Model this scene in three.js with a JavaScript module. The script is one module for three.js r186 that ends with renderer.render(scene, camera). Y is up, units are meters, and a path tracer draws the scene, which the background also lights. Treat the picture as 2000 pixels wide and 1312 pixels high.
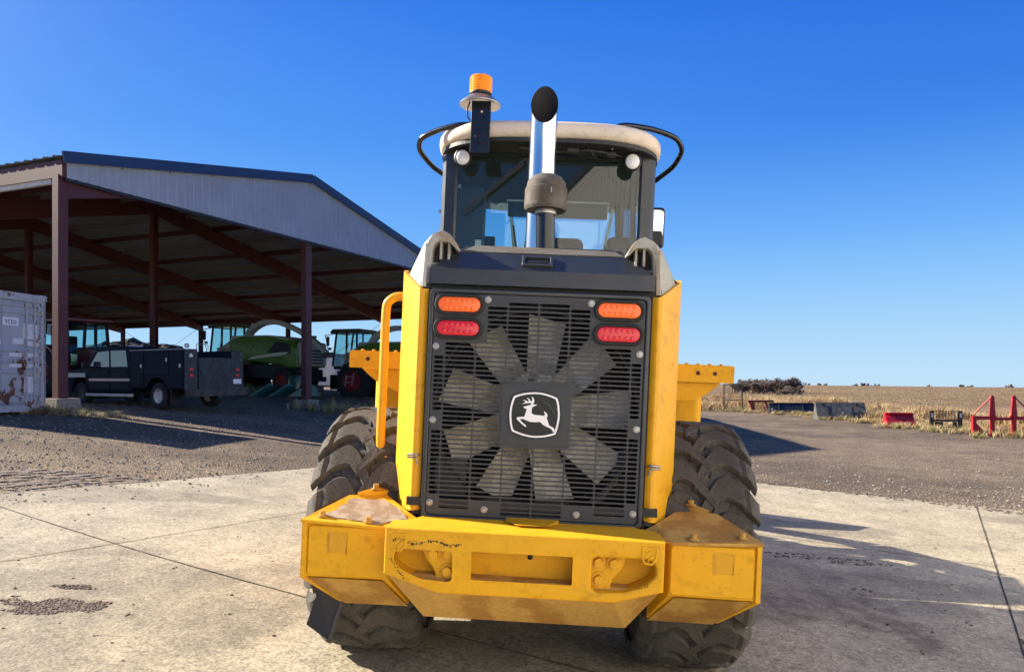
import * as THREE from 'three';
import { mergeGeometries, toCreasedNormals } from 'three/addons/utils/BufferGeometryUtils.js';
import { RoundedBoxGeometry } from 'three/addons/geometries/RoundedBoxGeometry.js';
import { ConvexGeometry } from 'three/addons/geometries/ConvexGeometry.js';

const clamp = (x, a = 0, b = 1) => Math.min(b, Math.max(a, x));
const sst = (a, b, x) => sm(clamp((x - a) / (b - a)));
const sm = t => t * t * (3 - 2 * t);
// ---------- camera, sky, sun, exposure ----------
const scene = new THREE.Scene();
const camera = new THREE.PerspectiveCamera(2 * Math.atan(735 / 1450) * 180 / Math.PI, 2000 / 1470, 0.05, 4000);
camera.position.set(0, 1.66, 0);
camera.lookAt(0, 1.66, -10);
camera.setViewOffset(2000, 1470, 0, 0, 2000, 1312);
const renderer = new THREE.WebGLRenderer({ antialias: true });
renderer.toneMapping = THREE.LinearToneMapping;
renderer.toneMappingExposure = 2.9;
renderer.shadowMap.enabled = true;
const SUN = new THREE.Vector3(-0.92 * Math.cos(0.489), Math.sin(0.489), -0.39 * Math.cos(0.489)).normalize();
const sun = new THREE.DirectionalLight(new THREE.Color(1.0, 0.9, 0.74), 5);
sun.position.copy(SUN).multiplyScalar(80); sun.target.position.set(0, 0, -8); sun.castShadow = true;
sun.shadow.mapSize.set(4096, 4096);
Object.assign(sun.shadow.camera, { left: -45, right: 45, top: 40, bottom: -40, near: 1, far: 200 });
scene.add(sun, sun.target);
{ // clear blue winter sky: deep overhead, pale at the horizon, a wide bright haze round the sun
  const W = 512, H = 256, d = new Float32Array(W * H * 4), K = 1 / 2.9;
  const stops = [[-90, .54, .75, .93], [0, .54, .76, .95], [4, .37, .66, .97], [10, .17, .46, .97], [17, .075, .32, .93], [27, .028, .205, .83], [50, .022, .16, .66], [90, .02, .14, .58]];
  for (let j = 0; j < H; j++) for (let i = 0; i < W; i++) {
    const el = ((j + .5) / H - .5) * 180, az = ((i + .5) / W - .5) * 2 * Math.PI, ce = Math.cos(el * Math.PI / 180);
    const dir = [Math.cos(az) * ce, Math.sin(el * Math.PI / 180), Math.sin(az) * ce];
    let k = 0; while (k < stops.length - 2 && stops[k + 1][0] < el) k++;
    const t = Math.min(1, Math.max(0, (el - stops[k][0]) / (stops[k + 1][0] - stops[k][0])));
    const cs = Math.max(-1, Math.min(1, dir[0] * SUN.x + dir[1] * SUN.y + dir[2] * SUN.z)), ang = Math.acos(cs) * 180 / Math.PI;
    const glow = el > -2 ? 5 * Math.exp(-ang / 7) + 0.045 * Math.exp(-ang / 30) : 0, far = el > 8 ? sst(40, 100, ang) * sst(8, 20, el) : 0; // deepest blue a quarter turn from the sun
    for (let c = 0; c < 3; c++) d[(j * W + i) * 4 + c] = K * ((stops[k][c + 1] * (1 - t) + stops[k + 1][c + 1] * t) * (1 - far * [.40, .28, .13][c]) + glow * [1, .96, .88][c]);
    d[(j * W + i) * 4 + 3] = 1;
  }
  const t = new THREE.DataTexture(d, W, H, THREE.RGBAFormat, THREE.FloatType);
  t.mapping = THREE.EquirectangularReflectionMapping; t.magFilter = THREE.LinearFilter; t.minFilter = THREE.LinearFilter; t.needsUpdate = true;
  scene.background = t; scene.environment = t;
}

// ---------- helpers ----------
let seed = 7;
const rnd = () => { seed = (seed * 1664525 + 1013904223) >>> 0; return seed / 4294967296; };
const rr = (a, b) => a + (b - a) * rnd();
const hash = (x, y) => { let n = (Math.imul(x, 374761393) + Math.imul(y, 668265263)) | 0; n = Math.imul(n ^ (n >>> 13), 1274126177); n ^= n >>> 16; return (n >>> 0) / 4294967296; };
const mod = (a, p) => ((a % p) + p) % p;
function vnoise(x, y, p = 0) {
  const ix = Math.floor(x), iy = Math.floor(y), fx = sm(x - ix), fy = sm(y - iy), H = p ? (a, b) => hash(mod(a, p), mod(b, p) + 91) : hash;
  return (H(ix, iy) * (1 - fx) + H(ix + 1, iy) * fx) * (1 - fy) + (H(ix, iy + 1) * (1 - fx) + H(ix + 1, iy + 1) * fx) * fy;
}
function fbm(x, y, o = 4, p = 0) { let s = 0, a = .5, n = 0; for (let i = 0; i < o; i++) { s += a * vnoise(x + i * 17, y + i * 31, p); n += a; a *= .5; x *= 2; y *= 2; p *= 2; } return s / n; }
const mix = (a, b, t) => a + (b - a) * t;
const names = new Map();
const numbered = n => { const k = names.get(n) || 0; names.set(n, k + 1); return k ? n + '_' + String(k).padStart(3, '0') : n; };
function thing(name, label, category, group) {
  const o = new THREE.Group(); o.name = numbered(name); o.userData = { label, category }; if (group) o.userData.group = group; scene.add(o); return o;
}
function clean(g) {
  g = g.index ? g.toNonIndexed() : g;
  for (const k of Object.keys(g.attributes)) if (!['position', 'normal', 'color'].includes(k)) g.deleteAttribute(k);
  if (!g.attributes.normal) g.computeVertexNormals();
  return g;
}
function uvBox(g) { // uv in metres from the dominant direction of each face
  const p = g.attributes.position, n = p.count, uv = new Float32Array(n * 2), a = new THREE.Vector3(), b = new THREE.Vector3(), c = new THREE.Vector3(), nn = new THREE.Vector3();
  for (let i = 0; i < n; i += 3) {
    a.fromBufferAttribute(p, i); b.fromBufferAttribute(p, i + 1); c.fromBufferAttribute(p, i + 2);
    nn.subVectors(b, a).cross(c.clone().sub(a)); const x = Math.abs(nn.x), y = Math.abs(nn.y), z = Math.abs(nn.z);
    [a, b, c].forEach((v, k) => { const o = (i + k) * 2; if (y >= x && y >= z) { uv[o] = v.x; uv[o + 1] = v.z; } else if (x >= z) { uv[o] = v.z; uv[o + 1] = v.y; } else { uv[o] = v.x; uv[o + 1] = v.y; } });
  }
  g.setAttribute('uv', new THREE.BufferAttribute(uv, 2)); return g;
}
function geo(gs, crease = 0) {
  gs = [].concat(gs).map(clean);
  let g = gs.length > 1 ? mergeGeometries(gs) : gs[0];
  if (crease) g = clean(toCreasedNormals(g, crease));
  return uvBox(g);
}
function part(name, gs, mat, parent, crease = 0) {
  const top = !parent;
  const m = new THREE.Mesh(gs.isBufferGeometry && gs.userData.done ? gs : geo(gs, crease), mat);
  m.name = top ? numbered(name) : name; m.castShadow = m.receiveShadow = true; (parent || scene).add(m); return m;
}
const keep = g => { g.userData.done = true; return g; };
function struct(name, gs, mat, label) { const m = part(name, gs, mat); m.userData = { kind: 'structure', label, category: name.split('_').pop() }; return m; }
function at(g, x = 0, y = 0, z = 0) { g.translate(x, y, z); return g; }
const box = (w, h, d, x = 0, y = 0, z = 0) => at(new THREE.BoxGeometry(w, h, d), x, y, z);
const rbox = (w, h, d, x, y, z, r = .01, s = 2) => at(new RoundedBoxGeometry(w, h, d, s, Math.min(r, w / 2.01, h / 2.01, d / 2.01)), x, y, z);
const box2 = (x0, x1, y0, y1, z0, z1) => box(x1 - x0, y1 - y0, z1 - z0, (x0 + x1) / 2, (y0 + y1) / 2, (z0 + z1) / 2);
const V3 = p => new THREE.Vector3(...p);
const hull = pts => new ConvexGeometry(pts.map(V3));
function bar(a, b, r, n = 10, r2 = r) { // cylinder between two points
  a = V3(a); b = V3(b); const g = new THREE.CylinderGeometry(r2, r, a.distanceTo(b), n);
  g.applyQuaternion(new THREE.Quaternion().setFromUnitVectors(new THREE.Vector3(0, 1, 0), b.clone().sub(a).normalize()));
  return at(g, (a.x + b.x) / 2, (a.y + b.y) / 2, (a.z + b.z) / 2);
}
function beam(a, b, w, h) { // box beam between two points, h measured upright
  a = V3(a); b = V3(b); const d = b.clone().sub(a), L = d.length(), g = new THREE.BoxGeometry(L, h, w);
  const x = d.normalize(), z = new THREE.Vector3().crossVectors(x, new THREE.Vector3(0, 1, 0)); if (z.length() < .01) z.set(0, 0, 1); z.normalize();
  const y = new THREE.Vector3().crossVectors(z, x);
  g.applyMatrix4(new THREE.Matrix4().makeBasis(x, y, z)); return at(g, (a.x + b.x) / 2, (a.y + b.y) / 2, (a.z + b.z) / 2);
}
const tube = (pts, r, n = 48, rs = 10, t = .4) => new THREE.TubeGeometry(new THREE.CatmullRomCurve3(pts.map(V3), false, 'catmullrom', t), n, r, rs, false);
const shape = pts => new THREE.Shape(pts.map(p => new THREE.Vector2(p[0], p[1])));
function ext(sh, depth, bevel = 0, x = 0, y = 0, z = 0, seg = 1) { // extruded along +z, front face at z
  const g = new THREE.ExtrudeGeometry(Array.isArray(sh) ? shape(sh) : sh, { depth: depth - 2 * bevel, bevelEnabled: bevel > 0, bevelSize: bevel, bevelThickness: bevel, bevelOffset: -bevel, bevelSegments: seg, curveSegments: 8, steps: 1 });
  return at(g, x, y, z - depth + bevel);
}
const extX = (pts, w, x = 0, bevel = 0) => { // profile of [z, y] swept along x, centred at x
  const g = ext(pts.map(p => [-p[0], p[1]]), w, bevel, 0, 0, w / 2); g.rotateY(Math.PI / 2); return at(g, x);
};
const extY = (pts, y0, y1, bevel = 0, seg = 1) => { // plan outline of [x, z] between two heights
  const g = ext(pts.map(p => [p[0], -p[1]]), y1 - y0, bevel, 0, 0, 0, seg); g.rotateX(-Math.PI / 2); return at(g, 0, y1, 0);
};
function rrect(w, h, r, cx = 0, cy = 0, S = THREE.Shape) {
  const s = new S(), x = cx - w / 2, y = cy - h / 2; r = Math.min(r, w / 2 - 1e-5, h / 2 - 1e-5);
  s.moveTo(x + r, y); s.lineTo(x + w - r, y); s.absarc(x + w - r, y + r, r, -Math.PI / 2, 0); s.lineTo(x + w, y + h - r); s.absarc(x + w - r, y + h - r, r, 0, Math.PI / 2);
  s.lineTo(x + r, y + h); s.absarc(x + r, y + h - r, r, Math.PI / 2, Math.PI); s.lineTo(x, y + r); s.absarc(x + r, y + r, r, Math.PI, Math.PI * 1.5); return s;
}
function lathe(pts, n = 24, axis = 'y') { const g = new THREE.LatheGeometry(pts.map(p => new THREE.Vector2(p[0], p[1])), n); if (axis === 'x') g.rotateZ(-Math.PI / 2); if (axis === 'z') g.rotateX(Math.PI / 2); return g; }
const hexBolt = (r, h, x, y, z, axis = 'y') => { const g = mergeGeometries([clean(new THREE.CylinderGeometry(r * 1.45, r * 1.5, h * .3, 16)), clean(at(new THREE.CylinderGeometry(r * .92, r, h, 6), 0, h * .6, 0))]); if (axis === 'z') g.rotateX(Math.PI / 2); return at(g, x, y, z); };

// ---------- textures ----------
function tex(size, metres, fn, srgb = true) {
  const d = new Uint8Array(size * size * 4);
  for (let j = 0; j < size; j++) for (let i = 0; i < size; i++) { const v = fn(i / size, j / size), o = (j * size + i) * 4; for (let c = 0; c < 3; c++) d[o + c] = clamp(v.length ? v[c] : v) * 255; d[o + 3] = 255; }
  const t = new THREE.DataTexture(d, size, size, THREE.RGBAFormat); t.wrapS = t.wrapT = THREE.RepeatWrapping; t.magFilter = THREE.LinearFilter; t.minFilter = THREE.LinearMipmapLinearFilter; t.generateMipmaps = true;
  if (srgb) t.colorSpace = THREE.SRGBColorSpace; t.repeat.set(1 / metres, 1 / metres); t.needsUpdate = true; return t;
}
const rescale = (t, metres) => { const c = t.clone(); c.repeat.set(1 / metres, 1 / metres); c.needsUpdate = true; return c; };
// worn paint: soft mottling with small scuffs and dust specks
const paintT = tex(512, .9, (u, v) => { const a = fbm(u * 6, v * 6, 5, 6), s = fbm(u * 40, v * 40, 2, 40), k = fbm(u * 14 + 9, v * 14, 3, 14); const g = .92 + .08 * a - (s > .74 ? .05 : 0) - (k > .66 ? (k - .66) * .4 : 0); return [g, g * .995, g * .98]; });
const paintRoughT = tex(256, .9, (u, v) => .55 + .4 * fbm(u * 8, v * 8, 4, 8), false);
// dusty paint: tan soil film in irregular blotches
const dustT = tex(512, .8, (u, v) => { const a = sst(.40, .66, fbm(u * 7, v * 7, 5, 7)), g = fbm(u * 60, v * 60, 2, 60) * .12; return [mix(.98, .86, a) - g, mix(.97, .80, a) - g, mix(.94, .70, a) - g]; });
const rubberT = tex(512, .7, (u, v) => { const a = fbm(u * 8, v * 8, 5, 8), s = fbm(u * 50, v * 50, 2, 50), cut = fbm(u * 20, v * 5, 3, 5); const g = .62 + .38 * a - (s > .7 ? .16 : 0) + (cut > .7 ? .08 : 0); return [g, g * .97, g * .91]; });
const grainB = tex(512, .5, (u, v) => .5 * fbm(u * 24, v * 24, 4, 24) + .5 * fbm(u * 90, v * 90, 2, 90), false);
const speckT = tex(1024, 2.2, (u, v) => {
  const a = fbm(u * 7, v * 7, 5, 7), f = fbm(u * 180, v * 180, 2, 180), m = fbm(u * 60 + 5, v * 60, 2, 60);
  const g = .80 + .15 * (a - .5) + .34 * (f - .5) + (m > .68 ? .07 : 0) - (m < .28 ? .10 : 0); return [g, g * .985, g * .95];
});
const speckB = tex(1024, 2.2, (u, v) => .6 * fbm(u * 180, v * 180, 2, 180) + .4 * fbm(u * 60 + 5, v * 60, 2, 60), false);
function worley(u, v, n) {
  const x = u * n, y = v * n, ix = Math.floor(x), iy = Math.floor(y); let d1 = 9, d2 = 9, id = 0;
  for (let b = -1; b <= 1; b++) for (let a = -1; a <= 1; a++) {
    const cx = mod(ix + a, n), cy = mod(iy + b, n), px = ix + a + hash(cx + 3, cy * 7 + 1), py = iy + b + hash(cx * 5 + 11, cy + 2), d = (px - x) ** 2 + (py - y) ** 2;
    if (d < d1) { d2 = d1; d1 = d; id = hash(cx * 13 + 5, cy * 17 + 3); } else if (d < d2) d2 = d;
  }
  return [Math.sqrt(d1), Math.sqrt(d2), id];
}
const gravelT = tex(1024, 2.4, (u, v) => { const w = worley(u, v, 84), e = sst(.03, .2, w[1] - w[0]), a = fbm(u * 6, v * 6, 4, 6), f = fbm(u * 150, v * 150, 2, 150); const g = (.64 + .30 * w[2] * w[2] + .26 * (a - .5) + .22 * (f - .5)) * mix(.62, 1, e) + (w[2] > .95 ? .12 : 0); return [g * 1.0, g * .955, g * .90]; });
const gravelB = tex(1024, 2.4, (u, v) => { const w = worley(u, v, 84), f = fbm(u * 150, v * 150, 2, 150), a = fbm(u * 9, v * 9, 3, 9); return clamp((1 - w[0] * 1.1) * (.35 + .5 * w[2]) + .2 * f + .3 * a); }, false);
const soilT = tex(512, 3, (u, v) => { const a = fbm(u * 8, v * 8, 5, 8), f = fbm(u * 90, v * 90, 2, 90); const g = .66 + .5 * (a - .5) + .5 * (f - .5); return [g, g * .93, g * .80]; });
const fieldT = tex(1024, 30, (u, v) => { const row = .5 + .5 * Math.sin((v + .004 * fbm(u * 6, v * 6, 3, 6)) * Math.PI * 2 * 14), a = fbm(u * 5, v * 12, 5, 5), f = fbm(u * 120, v * 120, 2, 120); const g = .70 + .18 * (row - .5) + .42 * (a - .5) + .32 * (f - .5); return [g, g * .90, g * .70]; });
const rustT = tex(1024, 2.6, (u, v) => {
  const a = fbm(u * 6, v * 6, 6, 6), s = fbm(u * 26, v * 26, 4, 26), st = fbm(u * 30, v * 3, 4, 3), r = sst(.62, .70, a * .62 + s * .42) , d = .10 * (st - .5) - .10 * (fbm(u * 12, v * 12, 4, 12) - .5);
  return [mix(.90 + d, .42 + .2 * s, r), mix(.91 + d, .25 + .12 * s, r), mix(.93 + d, .13 + .06 * s, r)];
});
const sheetT = tex(512, 3, (u, v) => { const st = fbm(u * 40, v * 3, 4, 3), a = fbm(u * 5, v * 5, 4, 5); const g = .93 + .10 * (a - .5) + .08 * (st - .5); return [g, g, g]; });

// ---------- materials ----------
const lin = (r, g, b) => new THREE.Color().setRGB(r, g, b);
function mat(r, g, b, rough = .6, o = {}) { const phys = 'transmission' in o || 'clearcoat' in o; return new (phys ? THREE.MeshPhysicalMaterial : THREE.MeshStandardMaterial)({ color: lin(r, g, b), roughness: rough, side: THREE.DoubleSide, ...o }); }
const Y = [.74, .372, .010];
const MT = {
  yellow: mat(...Y, .5, { map: paintT, clearcoat: .12, clearcoatRoughness: .3, specularIntensity: .5 }),
  yellowWorn: mat(.75, .382, .011, .62, { clearcoat: 0, specularIntensity: .5, map: paintT, bumpMap: grainB, bumpScale: .0008 }),
  yellowCast: mat(.75, .382, .011, .58, { clearcoat: 0, specularIntensity: .5, map: paintT, bumpMap: rescale(grainB, .25), bumpScale: .0012 }),
  yellowDust: mat(.56, .33, .07, .85, { map: dustT, bumpMap: grainB, bumpScale: .0008 }),
  charcoal: mat(.026, .030, .036, .5, { map: paintT, roughnessMap: paintRoughT }),
  grille: mat(.034, .038, .044, .6, { map: paintT }),
  black: mat(.010, .010, .012, .55),
  blackGloss: mat(.008, .009, .012, .22, { map: paintT }),
  blackRubber: mat(.014, .014, .014, .8),
  plasticGrey: mat(.40, .40, .385, .75, { map: dustT, bumpMap: grainB, bumpScale: .0005 }),
  hoodGrit: mat(.085, .08, .074, .92, { map: dustT, bumpMap: rescale(grainB, .2), bumpScale: .0015 }),
  tyre: mat(.092, .088, .083, .92, { map: rubberT, bumpMap: grainB, bumpScale: .003 }),
  chrome: mat(.66, .65, .63, .17, { metalness: 1 }),
  steel: mat(.36, .355, .34, .45, { metalness: 1 }),
  soot: mat(.018, .016, .015, .85),
  blade: mat(.58, .60, .60, .62, { map: rescale(rubberT, .5) }),
  domeGrey: mat(.13, .12, .115, .8, { map: dustT, bumpMap: rescale(grainB, .2), bumpScale: .001 }),
  tan: mat(.70, .60, .49, .7, { map: rescale(paintT, 1.1), bumpMap: grainB, bumpScale: .0008 }),
  amber: mat(1.0, .30, .01, .18, { transmission: .35, thickness: 0, clearcoat: 1 }),
  amberLens: mat(.95, .145, .006, .35, { clearcoat: .2 }),
  beaconLens: mat(1.0, .30, .008, .35, { clearcoat: .2 }),
  redLens: mat(.62, .008, .022, .35, { clearcoat: .2 }),
  glass: mat(.74, .88, .90, .0, { transmission: 1, thickness: 0, ior: 1.52 }),
  clearLens: mat(.75, .74, .70, .35, { clearcoat: 1, bumpMap: rescale(grainB, .1), bumpScale: .002 }),
  mirror: mat(.62, .63, .63, .02, { metalness: 1 }),
  cloth: mat(.03, .03, .032, .9, { bumpMap: grainB, bumpScale: .001 }),
  white: mat(.78, .78, .77, .5),
  offWhite: mat(.62, .62, .60, .55, { map: paintT }),
  radiator: mat(.016, .017, .018, .8),
};
// ---------- terrain ----------
const softRamp = (t, w = .8) => t > 12 * w ? t : w * Math.log(1 + Math.exp(t / w));
function ground(x, D) { // height of the yard: falls to the right, banks up to the left, then open land beyond
  const u = -x;
  let h = .0436 * u + .058 * softRamp(u - 3) - .1016 * softRamp(u - 10.4) + .0436 * softRamp(-u - 12);
  if (D > 42) {
    const crest = x > 0 ? -1.0 - .0135 * Math.min(x, 420) : -1.0 + .0 * x, t = clamp((D - 42) / 380);
    h = mix(h, crest, t) + (D < 422 ? .9 * Math.sin(Math.PI * t) * Math.min(1, Math.max(0, x) / 60) * 0 : 0);
    if (D > 422) h = crest - (D - 422) * .05;
  }
  return h;
}
const px = (a, n, A) => { const o = []; for (let i = 0; i <= n; i++) { const t = i / n * 2 - 1; o.push(A * Math.sinh(a * t) / Math.sinh(a)); } return o; };
function sheet(xs, ds, hf, colour) {
  const pos = [], col = [], uv = [], idx = [], nx = xs.length;
  for (const d of ds) for (const x of xs) { pos.push(x, hf(x, d), -d); uv.push(x, d); if (colour) col.push(...colour(x, d)); }
  for (let j = 0; j < ds.length - 1; j++) for (let i = 0; i < nx - 1; i++) { const a = j * nx + i; idx.push(a, a + 1, a + nx, a + 1, a + nx + 1, a + nx); }
  const g = new THREE.BufferGeometry(); g.setAttribute('position', new THREE.Float32BufferAttribute(pos, 3)); g.setAttribute('uv', new THREE.Float32BufferAttribute(uv, 2));
  if (colour) g.setAttribute('color', new THREE.Float32BufferAttribute(col, 3)); g.setIndex(idx); g.computeVertexNormals(); return keep(g);
}
// edge of the gravel: the line where the implements stand, on the right
const rowX = D => 13.2 + (48 - D) * .235;           // x of the row of implements at a depth
const inYard = (x, D) => D > -40 && D < 60 && x > -70 && x < rowX(D) + 1.2 + 1.6 * (fbm(x * .5, D * .5, 3) - .5);
const xs = px(4.2, 190, 1100), ds = px(4.2, 230, 1100).map(d => d + 20);
const land = sheet(xs, ds, (x, D) => ground(x, D) - .06, (x, D) => {
  const n = fbm(x * .02, D * .05, 4), m = fbm(x * .3 + 7, D * .3, 4);
  const dry = [.29, .215, .125], pale = [.36, .28, .175], dark = [.18, .14, .10], t = sst(.38, .62, n);
  return dry.map((c, i) => mix(mix(c, pale[i], t), dark[i], sst(.55, .75, m) * .5));
});
struct('ground', land, mat(1, 1, 1, .95, { vertexColors: true, map: fieldT }), 'open stubble farmland reaching to the horizon');
{ // gravel and dirt yard
  const gx = [], gd = []; for (let x = -46; x <= 26; x += .4) gx.push(x); for (let d = -14; d <= 58; d += .4) gd.push(d);
  const pos = [], col = [], uv = [], idx = [], id = new Map();
  const vert = (i, j) => { const k = i * 1000 + j; if (id.has(k)) return id.get(k); const x = gx[i], D = gd[j]; pos.push(x, ground(x, D) - .012 + .05 * (fbm(x * .9, D * .9, 3) - .5) * sst(0, 3, D) * .6, -D); uv.push(x, D);
    const n = fbm(x * .18 + 3, D * .3, 5), m = fbm(x * .9, D * 1.6 + 4, 4), t = sst(.36, .64, n), far = sst(.5, .72, m);
    const a = [.44, .34, .232], b = [.27, .203, .136], c = [.57, .455, .32]; col.push(...a.map((v, q) => mix(mix(v, b[q], 1 - t), c[q], far * .55))); id.set(k, id.size); return id.get(k); };
  for (let j = 0; j < gd.length - 1; j++) for (let i = 0; i < gx.length - 1; i++) { if (!inYard(gx[i] + .2, gd[j] + .2)) continue; const a = vert(i, j), b = vert(i + 1, j), c = vert(i, j + 1), d = vert(i + 1, j + 1); idx.push(a, b, c, b, d, c); }
  const g = new THREE.BufferGeometry(); g.setAttribute('position', new THREE.Float32BufferAttribute(pos, 3)); g.setAttribute('uv', new THREE.Float32BufferAttribute(uv, 2)); g.setAttribute('color', new THREE.Float32BufferAttribute(col, 3)); g.setIndex(idx); g.computeVertexNormals();
  struct('gravel_yard', keep(g), mat(1, 1, 1, .95, { vertexColors: true, map: gravelT, bumpMap: gravelB, bumpScale: .05 }), 'packed gravel and dirt yard round the concrete slab');
}
// concrete slab: panels cast between saw-cut joints; u runs away to the right, v to the right and nearer
const soilPatch = (x, D) => { if (x < -3.7 || x > -2.4 || D < 4.4 || D > 5.4) return -1; const m = fbm(x * 5 + 11, D * 7, 4), e1 = 1 - Math.hypot((x + 2.98) / .46, (D - 4.78) / .17), e2 = 1 - Math.hypot((x + 3.1) / .17, (D - 5.2) / .05), e3 = 1 - Math.hypot((x + 2.70) / .10, (D - 4.84) / .2); return Math.max(e1, e2, e3) + (m - .5) * 2.2; };
const SU = [.5, .866], SV = [.866, -.5];
const slabXD = (u, v) => [u * SU[0] + v * SV[0], u * SU[1] + v * SV[1]];
const toUV = (x, D) => [x * SU[0] + D * SU[1], x * SV[0] + D * SV[1]];
const U1 = 13.15, V0 = -8.75;
{
  const slab = new THREE.Group(); slab.name = 'concrete_slab'; slab.userData = { kind: 'structure', label: 'pale concrete slab with saw-cut joints under the loader', category: 'slab' }; scene.add(slab);
  const m = mat(1, 1, 1, .82, { vertexColors: true, map: speckT, bumpMap: speckB, bumpScale: .004 });
  const mud = (x, D) => { // dried mud and damp stains, thick patches with ragged outlines
    const n = fbm(x * .9 + 20, D * .9, 5) + .10 * (fbm(x * 9, D * 9, 3) - .5), r = sst(.4, 1.4, x) * sst(9.5, 5, D);
    return Math.max(sst(.455, .56, n) * r * (.4 + .6 * sst(.42, .55, fbm(x * 14, D * 14, 3))), soilPatch(x, D) > .25 ? .9 : 0);
  };
  const colour = (x, D) => {
    const a = fbm(x * .5, D * .5, 5), b = fbm(x * 2.3 + 8, D * 2.3, 4), c = fbm(x * 8 + 3, D * 8, 4), wet = sst(.60, .68, fbm(x * .55 + 40, D * .8, 5)) * .25, mu = mud(x, D), t = .86 + .20 * (a - .5) + .26 * (b - .5) + .30 * (c - .5) - wet;
    const base = [.61 * t, .535 * t, .395 * t], brown = [.17, .125, .085]; return base.map((v, i) => mix(v, brown[i], mu * .75));
  };
  const cols = [[V0, -6.2, [-14, -6, -1, 3.85, 8.6, U1]], [-6.2, .47, [-14, -6, -1, 3.85, 8.6, U1]], [.47, 4.95, [-14, -6, -1, 2.0, 5.4, 7.6, U1]]], gap = .006;
  for (const [v0, v1, cuts] of cols) for (let k = 0; k < cuts.length - 1; k++) {
    const u0 = cuts[k], u1 = cuts[k + 1], st = (u1 < 0 || v0 > 70) ? .5 : .07, nu = Math.max(2, Math.round((u1 - u0) / st)), nv = Math.max(2, Math.round((v1 - v0) / st)), pos = [], col = [], uv = [], idx = [];
    for (let j = -1; j <= nu + 1; j++) for (let i = -1; i <= nv + 1; i++) {
      const jj = clamp(j, 0, nu), ii = clamp(i, 0, nv), edge = j !== jj || i !== ii;
      const jig = e => .012 * (fbm(e * 6, 3, 4) - .5);
      let u = u0 + gap + (u1 - u0 - 2 * gap) * jj / nu, v = v0 + gap + (v1 - v0 - 2 * gap) * ii / nv;
      if (jj === 0 || jj === nu) u += jig(v) * .5; if (ii === 0 || ii === nv) v += jig(u + 50) * .5;
      const [x, D] = slabXD(u, v), rim = (jj === 0 || jj === nu || ii === 0 || ii === nv) ? .0015 : 0;
      pos.push(x, ground(x, D) + (edge ? -.05 : .014 - rim + .006 * (fbm(x * 1.3, D * 1.3, 3) - .5)), -D); uv.push(x, D); col.push(...colour(x, D));
    }
    const w = nv + 3; for (let j = 0; j < nu + 2; j++) for (let i = 0; i < nv + 2; i++) { const a = j * w + i; idx.push(a, a + 1, a + w, a + 1, a + w + 1, a + w); }
    const g = new THREE.BufferGeometry(); g.setAttribute('position', new THREE.Float32BufferAttribute(pos, 3)); g.setAttribute('uv', new THREE.Float32BufferAttribute(uv, 2)); g.setAttribute('color', new THREE.Float32BufferAttribute(col, 3)); g.setIndex(idx);
    const nor = []; for (let i = 0; i < pos.length; i += 3) { const x = pos[i], D = -pos[i + 2], n = new THREE.Vector3(-(ground(x + .1, D) - ground(x - .1, D)) / .2, 1, 0).normalize(); nor.push(n.x, n.y, n.z); }
    g.setAttribute('normal', new THREE.Float32BufferAttribute(nor, 3));
    const p = part('slab_panel', keep(g), m, slab);
  }
}
{ // dirt packed in the joints, a little below the slab's face
  const slab = scene.getObjectByName('concrete_slab'), m = mat(.13, .105, .08, .95, { map: soilT });
  const strip = (u0, v0, u1, v1) => { const n = Math.ceil(Math.hypot(u1 - u0, v1 - v0) / .1), pos = [], nor = []; for (let i = 0; i <= n; i++) for (const s of [-1, 1]) { const t = i / n, w = .0025 + .005 * fbm(i * .9 + s * 5, u0 + v0, 3), du = v1 !== v0 ? w : 0, dv = v1 !== v0 ? 0 : w, [x, D] = slabXD(mix(u0, u1, t) + s * du, mix(v0, v1, t) + s * dv); pos.push(x, ground(x, D) + .0175 + .002 * (fbm(i * .7, 3, 3) - .5), -D); nor.push(0, 1, 0); } const idx = [], flip = v1 !== v0; for (let i = 0; i < n; i++) { const a = i * 2; idx.push(...(flip ? [a, a + 2, a + 1, a + 1, a + 2, a + 3] : [a, a + 1, a + 2, a + 1, a + 3, a + 2])); } const g = new THREE.BufferGeometry(); g.setAttribute('position', new THREE.Float32BufferAttribute(pos, 3)); g.setAttribute('normal', new THREE.Float32BufferAttribute(nor, 3)); g.setAttribute('uv', new THREE.Float32BufferAttribute(pos.filter((_, i) => i % 3 !== 1), 2)); g.setIndex(idx); part('joint_dirt', keep(g), m, slab); };
  for (const v of [-6.2, .47]) strip(-8, v, U1 - .01, v);
  for (const [v0, v1, us] of [[V0, -6.2, [-1, 3.85, 8.6]], [-6.2, .47, [-1, 3.85, 8.6]], [.47, 4.9, [-1, 2, 5.4, 7.6]]]) for (const u of us) strip(u, v0 + .01, u, v1 - .01);
}
function instances(name, label, category, g, m, list, kind = 'stuff') {
  const o = new THREE.InstancedMesh(g.userData.done ? g : geo(g), m, list.length), M = new THREE.Matrix4(), q = new THREE.Quaternion(), e = new THREE.Euler(), c = new THREE.Color();
  list.forEach((l, i) => { q.setFromEuler(e.set(l.rx || 0, l.ry || 0, l.rz || 0, 'YXZ')); M.compose(new THREE.Vector3(l.x, l.y, l.z), q, new THREE.Vector3(l.s, (l.sy || l.s), l.sz || l.s)); o.setMatrixAt(i, M); if (l.c) o.setColorAt(i, c.setRGB(...l.c)); });
  o.name = numbered(name); o.userData = { label, category, kind }; o.castShadow = o.receiveShadow = true; scene.add(o); return o;
}
const onSlab = (x, D) => { const [u, v] = toUV(x, D); return u < U1 && v > V0; };
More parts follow.
